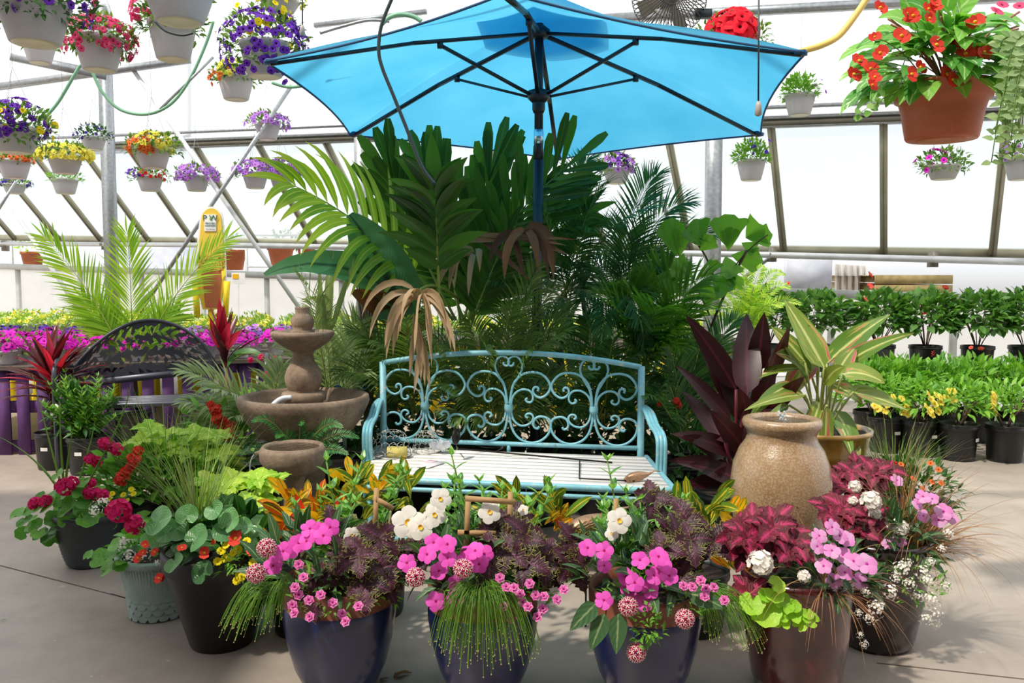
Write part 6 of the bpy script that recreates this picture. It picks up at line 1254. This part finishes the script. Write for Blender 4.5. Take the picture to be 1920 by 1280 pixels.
basket('white basket of deep purple petunias topped with yellow blooms beside the umbrella tip', 497, 82, 88, 62, [(M_pur, 1.6, 0, -.1), (M_yel, .35, .1, 1.1)], .32, 1.75, 110, 520, .75, .027, -.8, trail=.4, group=gb)
basket('white basket of yellow blooms at the top edge behind the purple petunias', 527, 4, 66, 20, [(M_cream, .8, 0, .1)], .3, 1.3, 60, 200, .4, .022, -.3, group=gb)
basket('white basket of lemon blooms hanging just below the purple petunia basket', 443, 142, 64, 45, [(M_cream, 1, -.1, .1), (M_or, .2, -.6, -.2)], .29, 1.4, 80, 240, .4, .022, -.5, group=gb)
basket('white basket overflowing with dark purple and yellow flowers at the left edge', 30, 240, 84, 46, [(M_pur, 1, .2, .2), (M_yel, .2, 0, .1)], .32, 1.6, 90, 420, .55, .026, -.8, group=gb)
basket('white basket with small orange blooms below the dark purple one', 28, 300, 56, 34, [(M_or, .8, 0, 0)], .28, 1.25, 60, 120, .2, .02, -.4, group=gb)
basket('small white basket with violet trailing blooms lowest at the left edge', 28, 345, 40, 18, [(M_peri, .8, 0, 0)], .27, 1.5, 40, 120, .25, .02, -.5, group=gb)
basket('white basket heaped with lemon yellow blooms left of the grey post', 123, 293, 60, 32, [(M_cream, 2, 0, 0)], .28, 1.6, 90, 200, .4, .022, -.4, group=gb)
basket('small white basket of green leaves under the lemon yellow basket', 123, 335, 46, 28, [(M_wht, .1, 0, 0)], .27, 1.3, 20, 120, .3, .02, -.3, leafm=L_green, group=gb)
basket('white basket of sparse violet blooms close to the grey post', 176, 258, 44, 22, [(M_peri, .5, 0, 0)], .27, 1.5, 40, 180, .55, .02, -.3, leafm=L_dark, group=gb)
basket('white basket of yellow and orange blooms right of the grey post', 288, 277, 62, 38, [(M_cream, 1.1, .1, .1), (M_or, 1.0, -.4, -.1)], .28, 1.65, 80, 220, .45, .022, -.5, group=gb)
basket('small white basket of red and violet blooms below the yellow and orange one', 282, 330, 46, 28, [(M_pur, .6, -.7, 0), (M_pred, .5, .3, 0)], .27, 1.6, 50, 160, .35, .02, -.5, group=gb)
basket('white basket of lilac petunias right of the red and violet basket', 369, 330, 46, 28, [(M_lil, 1.6, 0, 0)], .27, 1.75, 70, 170, .5, .028, -.5, group=gb)
basket('white basket of pale lilac petunias highest in front of the gutter', 502, 233, 46, 29, [(M_lil, 1.3, 0, 0)], .27, 1.75, 60, 150, .5, .028, -.3, group=gb)
basket('white basket of lilac petunias, first of the touching pair', 479, 324, 46, 29, [(M_lil, 1.7, 0, 0)], .27, 1.8, 70, 150, .55, .028, -.4, group=gb)['label'] = 'white lilac petunia basket of the touching pair, nearer the grey post'
basket('white lilac petunia basket of the touching pair, nearer the palm leaves', 528, 323, 45, 28, [(M_lil, 1.7, 0, 0)], .27, 1.7, 70, 150, .55, .028, -.4, group=gb)
gr = 'white baskets hanging above the right side'
basket('white basket of violet petunias right below the umbrella edge', 1156, 316, 50, 28, [(M_pur, .5, .1, 0), (M_lil, .7, 0, 0)], .27, 1.4, 70, 190, .6, .028, -.3, group=gr)
basket('white swirled basket of green leaves with violet flowers under the umbrella corner', 1408, 300, 52, 38, [(M_peri, .25, .5, .5)], .27, 1.35, 50, 300, .7, .02, -.2, group=gr, leafm=L_green)
basket('white swirled basket of plain green foliage beside the right umbrella edge', 1499, 178, 56, 38, [(M_lil, .1, 1, -.2)], .27, 1.2, 40, 320, .65, .02, -.2, group=gr, leafm=L_green)
basket('white basket with a few magenta petunias below the terracotta basket', 1768, 310, 60, 26, [(M_mag, .25, -.7, 0)], .28, 1.5, 50, 280, .5, .034, -.5, group=gr)
basket('white basket of pale pink blooms cut by the right frame edge', 1912, 297, 56, 40, [(M_lil, .4, 0, .1)], .28, 1.4, 50, 260, .55, .024, -.4, group=gr)
basket('basket of large red petunias showing above the right umbrella panel', 1372, 74, 86, 34, [(M_pred, 1.6, -.1, .15)], .35, 1.7, 36, 260, .5, .062, -.4, group=gr)
# terracotta begonia basket
tc_m = mat('terracotta_plastic', '#b8603c', .5, var=.06); d = 3.1; c = P(1765, 262, d); TB = thing('begonia_basket', 'large terracotta hanging pot of red dragon wing begonias at upper right', 'hanging basket', c)
TB['label'] = 'large terracotta hanging pot spilling red begonia flowers and green leaves'
R_ = 86 * d / F; H = 98 * d / F
m = MB(); m.lathe([(R_ * .70, 0), (R_ * .73, .008), (R_ * .82, H * .5), (R_ * .89, H * .72), (R_ * .96, H * .73), (R_ * 1.0, H * .95), (R_ * 1.04, H * .96), (R_ * 1.04, H), (R_ * .95, H), (R_ * .92, H * .9)], c, 48); m.lathe([(R_ * .3, -.003), (R_ * .5, -.005), (R_ * .52, 0)], c, 30); m.build('pot', tc_m, TB); m = MB(); m.disc(c + V((0, 0, H * .93)), R_ * .93, 24); m.build('soil', M_soil, TB)
r = random.Random(77); L_drag = leafmat('dragon_wing_leaf', '#4c9440', '#90cc5c', trans=.35, mid='#b0d890', vk=24, spec=.6, rough=.3); m = MB(); top = c + V((0, 0, H))
for k in range(190):
    z = r.uniform(-.1, 1); q = sqrt(1 - z * z); a = r.uniform(-pi * 1.1, .3); kk = r.uniform(.5, 1); p = top + V((cos(a) * q * .27 * kk, sin(a) * q * .2 * kk, z * .27 * kk)); m.leaf(p, V((cos(a) * q, sin(a) * q * .8, z * .5 - .1)) + rv(r, .3), V((cos(a) * .3, -.6, .8)), r.uniform(.1, .16), r.uniform(.06, .085), 'ovate', 1.2, .2, 6, .04, rr=r)
m.build('leaves', L_drag, TB); m = MB()
for k in range(22): a = r.uniform(-pi, 0.2); m.tube(bez(top, top + V((cos(a) * .1, sin(a) * .1, .16)), top + V((cos(a) * .24, sin(a) * .18, r.uniform(.02, .26))), 6), .004, 5)
m.build('stem', mat('begonia_stem', '#a8705c', .5), TB)
bp_ = [(1610, 115), (1600, 140), (1632, 130), (1640, 70), (1690, 68), (1705, 35), (1712, 30), (1755, 12), (1750, 0), (1740, 18), (1790, 72), (1828, 42), (1755, 85), (1840, 100), (1810, 102), (1795, 75), (1845, 98), (1708, 140), (1725, 127), (1785, 150), (1775, 140), (1640, 145), (1635, 160), (1650, 100), (1700, 25), (1820, 45), (1650, 15), (1742, 35), (1805, 85)]
m0 = [(x, y, r.uniform(13, 20)) for x, y in bp_]; blooms(TB, 'begonia_flower', m0, 2.9, 12, .05, 5, .3, .9); stems_to(TB, bp_[:4] + bp_[-8:-4], 2.9, H, 'flower_stem', .002)
m = MB(); m.mi = 1; m.tube(bez(P(1680, 175, 3.0), P(1650, 185, 2.95), P(1600, 220, 2.9), 8), .0015, 4); m.tube(bez(P(1690, 165, 3.0), P(1660, 175, 2.95), P(1640, 200, 2.9), 8), .0015, 4); m.mi = 0
for (x, y) in ((1600, 222), (1612, 205), (1625, 195), (1632, 205), (1640, 192), (1650, 185), (1660, 178), (1618, 215), (1645, 200), (1655, 172)): m.leaf(P(x, y, 2.92), V((r.uniform(-1, 1), -.3, r.uniform(-.6, .6))), V((0, -1, .3)), .03, .026, 'ovate', .2, .1, 4, rr=r)
m.build('ivy_trail', [leafmat('ivy_leaf', '#6ca444', '#a4cc7c', trans=.3), M_stem], TB)
hk_ = top + V((0, 0, .5))
for k in range(3): a = .5 + 2 * pi * k / 3; m = MB(); m.tube([top + V((cos(a) * R_, sin(a) * R_, -.01)), hk_], .002, 4); m.build('hanger_wire', wir, TB)
# trailing plant cut by right edge
d = 2.1; c = P(2010, 150, d); TR = thing('trailing_basket', 'trailing grey green vine hanging down at the right frame edge', 'hanging basket', c); TR['label'] = 'grey green trailing vine beside the terracotta pot, cut by the frame'
m = MB(); m.lathe([(.09, -.14), (.1, -.13), (.135, 0), (.14, 0), (.13, 0)], c, 32); m.build('pot', hwp, TR); m = MB(); r = random.Random(14)
for k in range(26):
    a = c + V((r.uniform(-.13, -.03), r.uniform(-.08, .06), r.uniform(0, .08))); b = a + V((r.uniform(-.09, .02), r.uniform(-.04, .02), .06)); e = b + V((r.uniform(-.04, .02), 0, -r.uniform(.05, .3))); pts = bez(a, b, e, 10); m.mi = 1; m.tube(pts, .0012, 4); m.mi = 0
    for p in pts[1:]:
        for s in (-1, 1): m.leaf(p, V((s, r.uniform(-.5, .5), r.uniform(-.2, .5))), V((0, -1, .4)), .03, .016, 'ovate', .3, .2, 3, rr=r)
m.build('vine', [leafmat('vine_leaf', '#7c9c64', '#b0c898', trans=.35), M_stem], TR); blooms(TR, 'hot_pink_petunia_flower', [(1870, 20, 14), (1880, 8, 12), (1912, 10, 12)], 2.1, 12, .01)
# dry leaves lying on the concrete
dl = mat('dry_leaf_brown', '#7c5434', .8)
for (x, y, lb, s) in ((738, 1272, 'dark dry leaf standing on the concrete between two navy pots', .07), (712, 1278, 'curled rust coloured leaf lying beside the navy pot base', .035), (50, 1098, 'tiny red petal on the concrete left of the sage pot', .008), (2, 1165, 'small green leaf on the concrete at the frame edge', .02)):
    m = MB(); p = G(x, y); m.leaf(p + V((0, 0, .004)), V((.8, .5, .25)), V((0, 0, 1)), s, s * .45, 'ovate', .6, .4, 6, .1); tag(m.build('fallen_leaf', dl if s > .03 else (M_red if s < .01 else L_green)), lb, 'leaf')
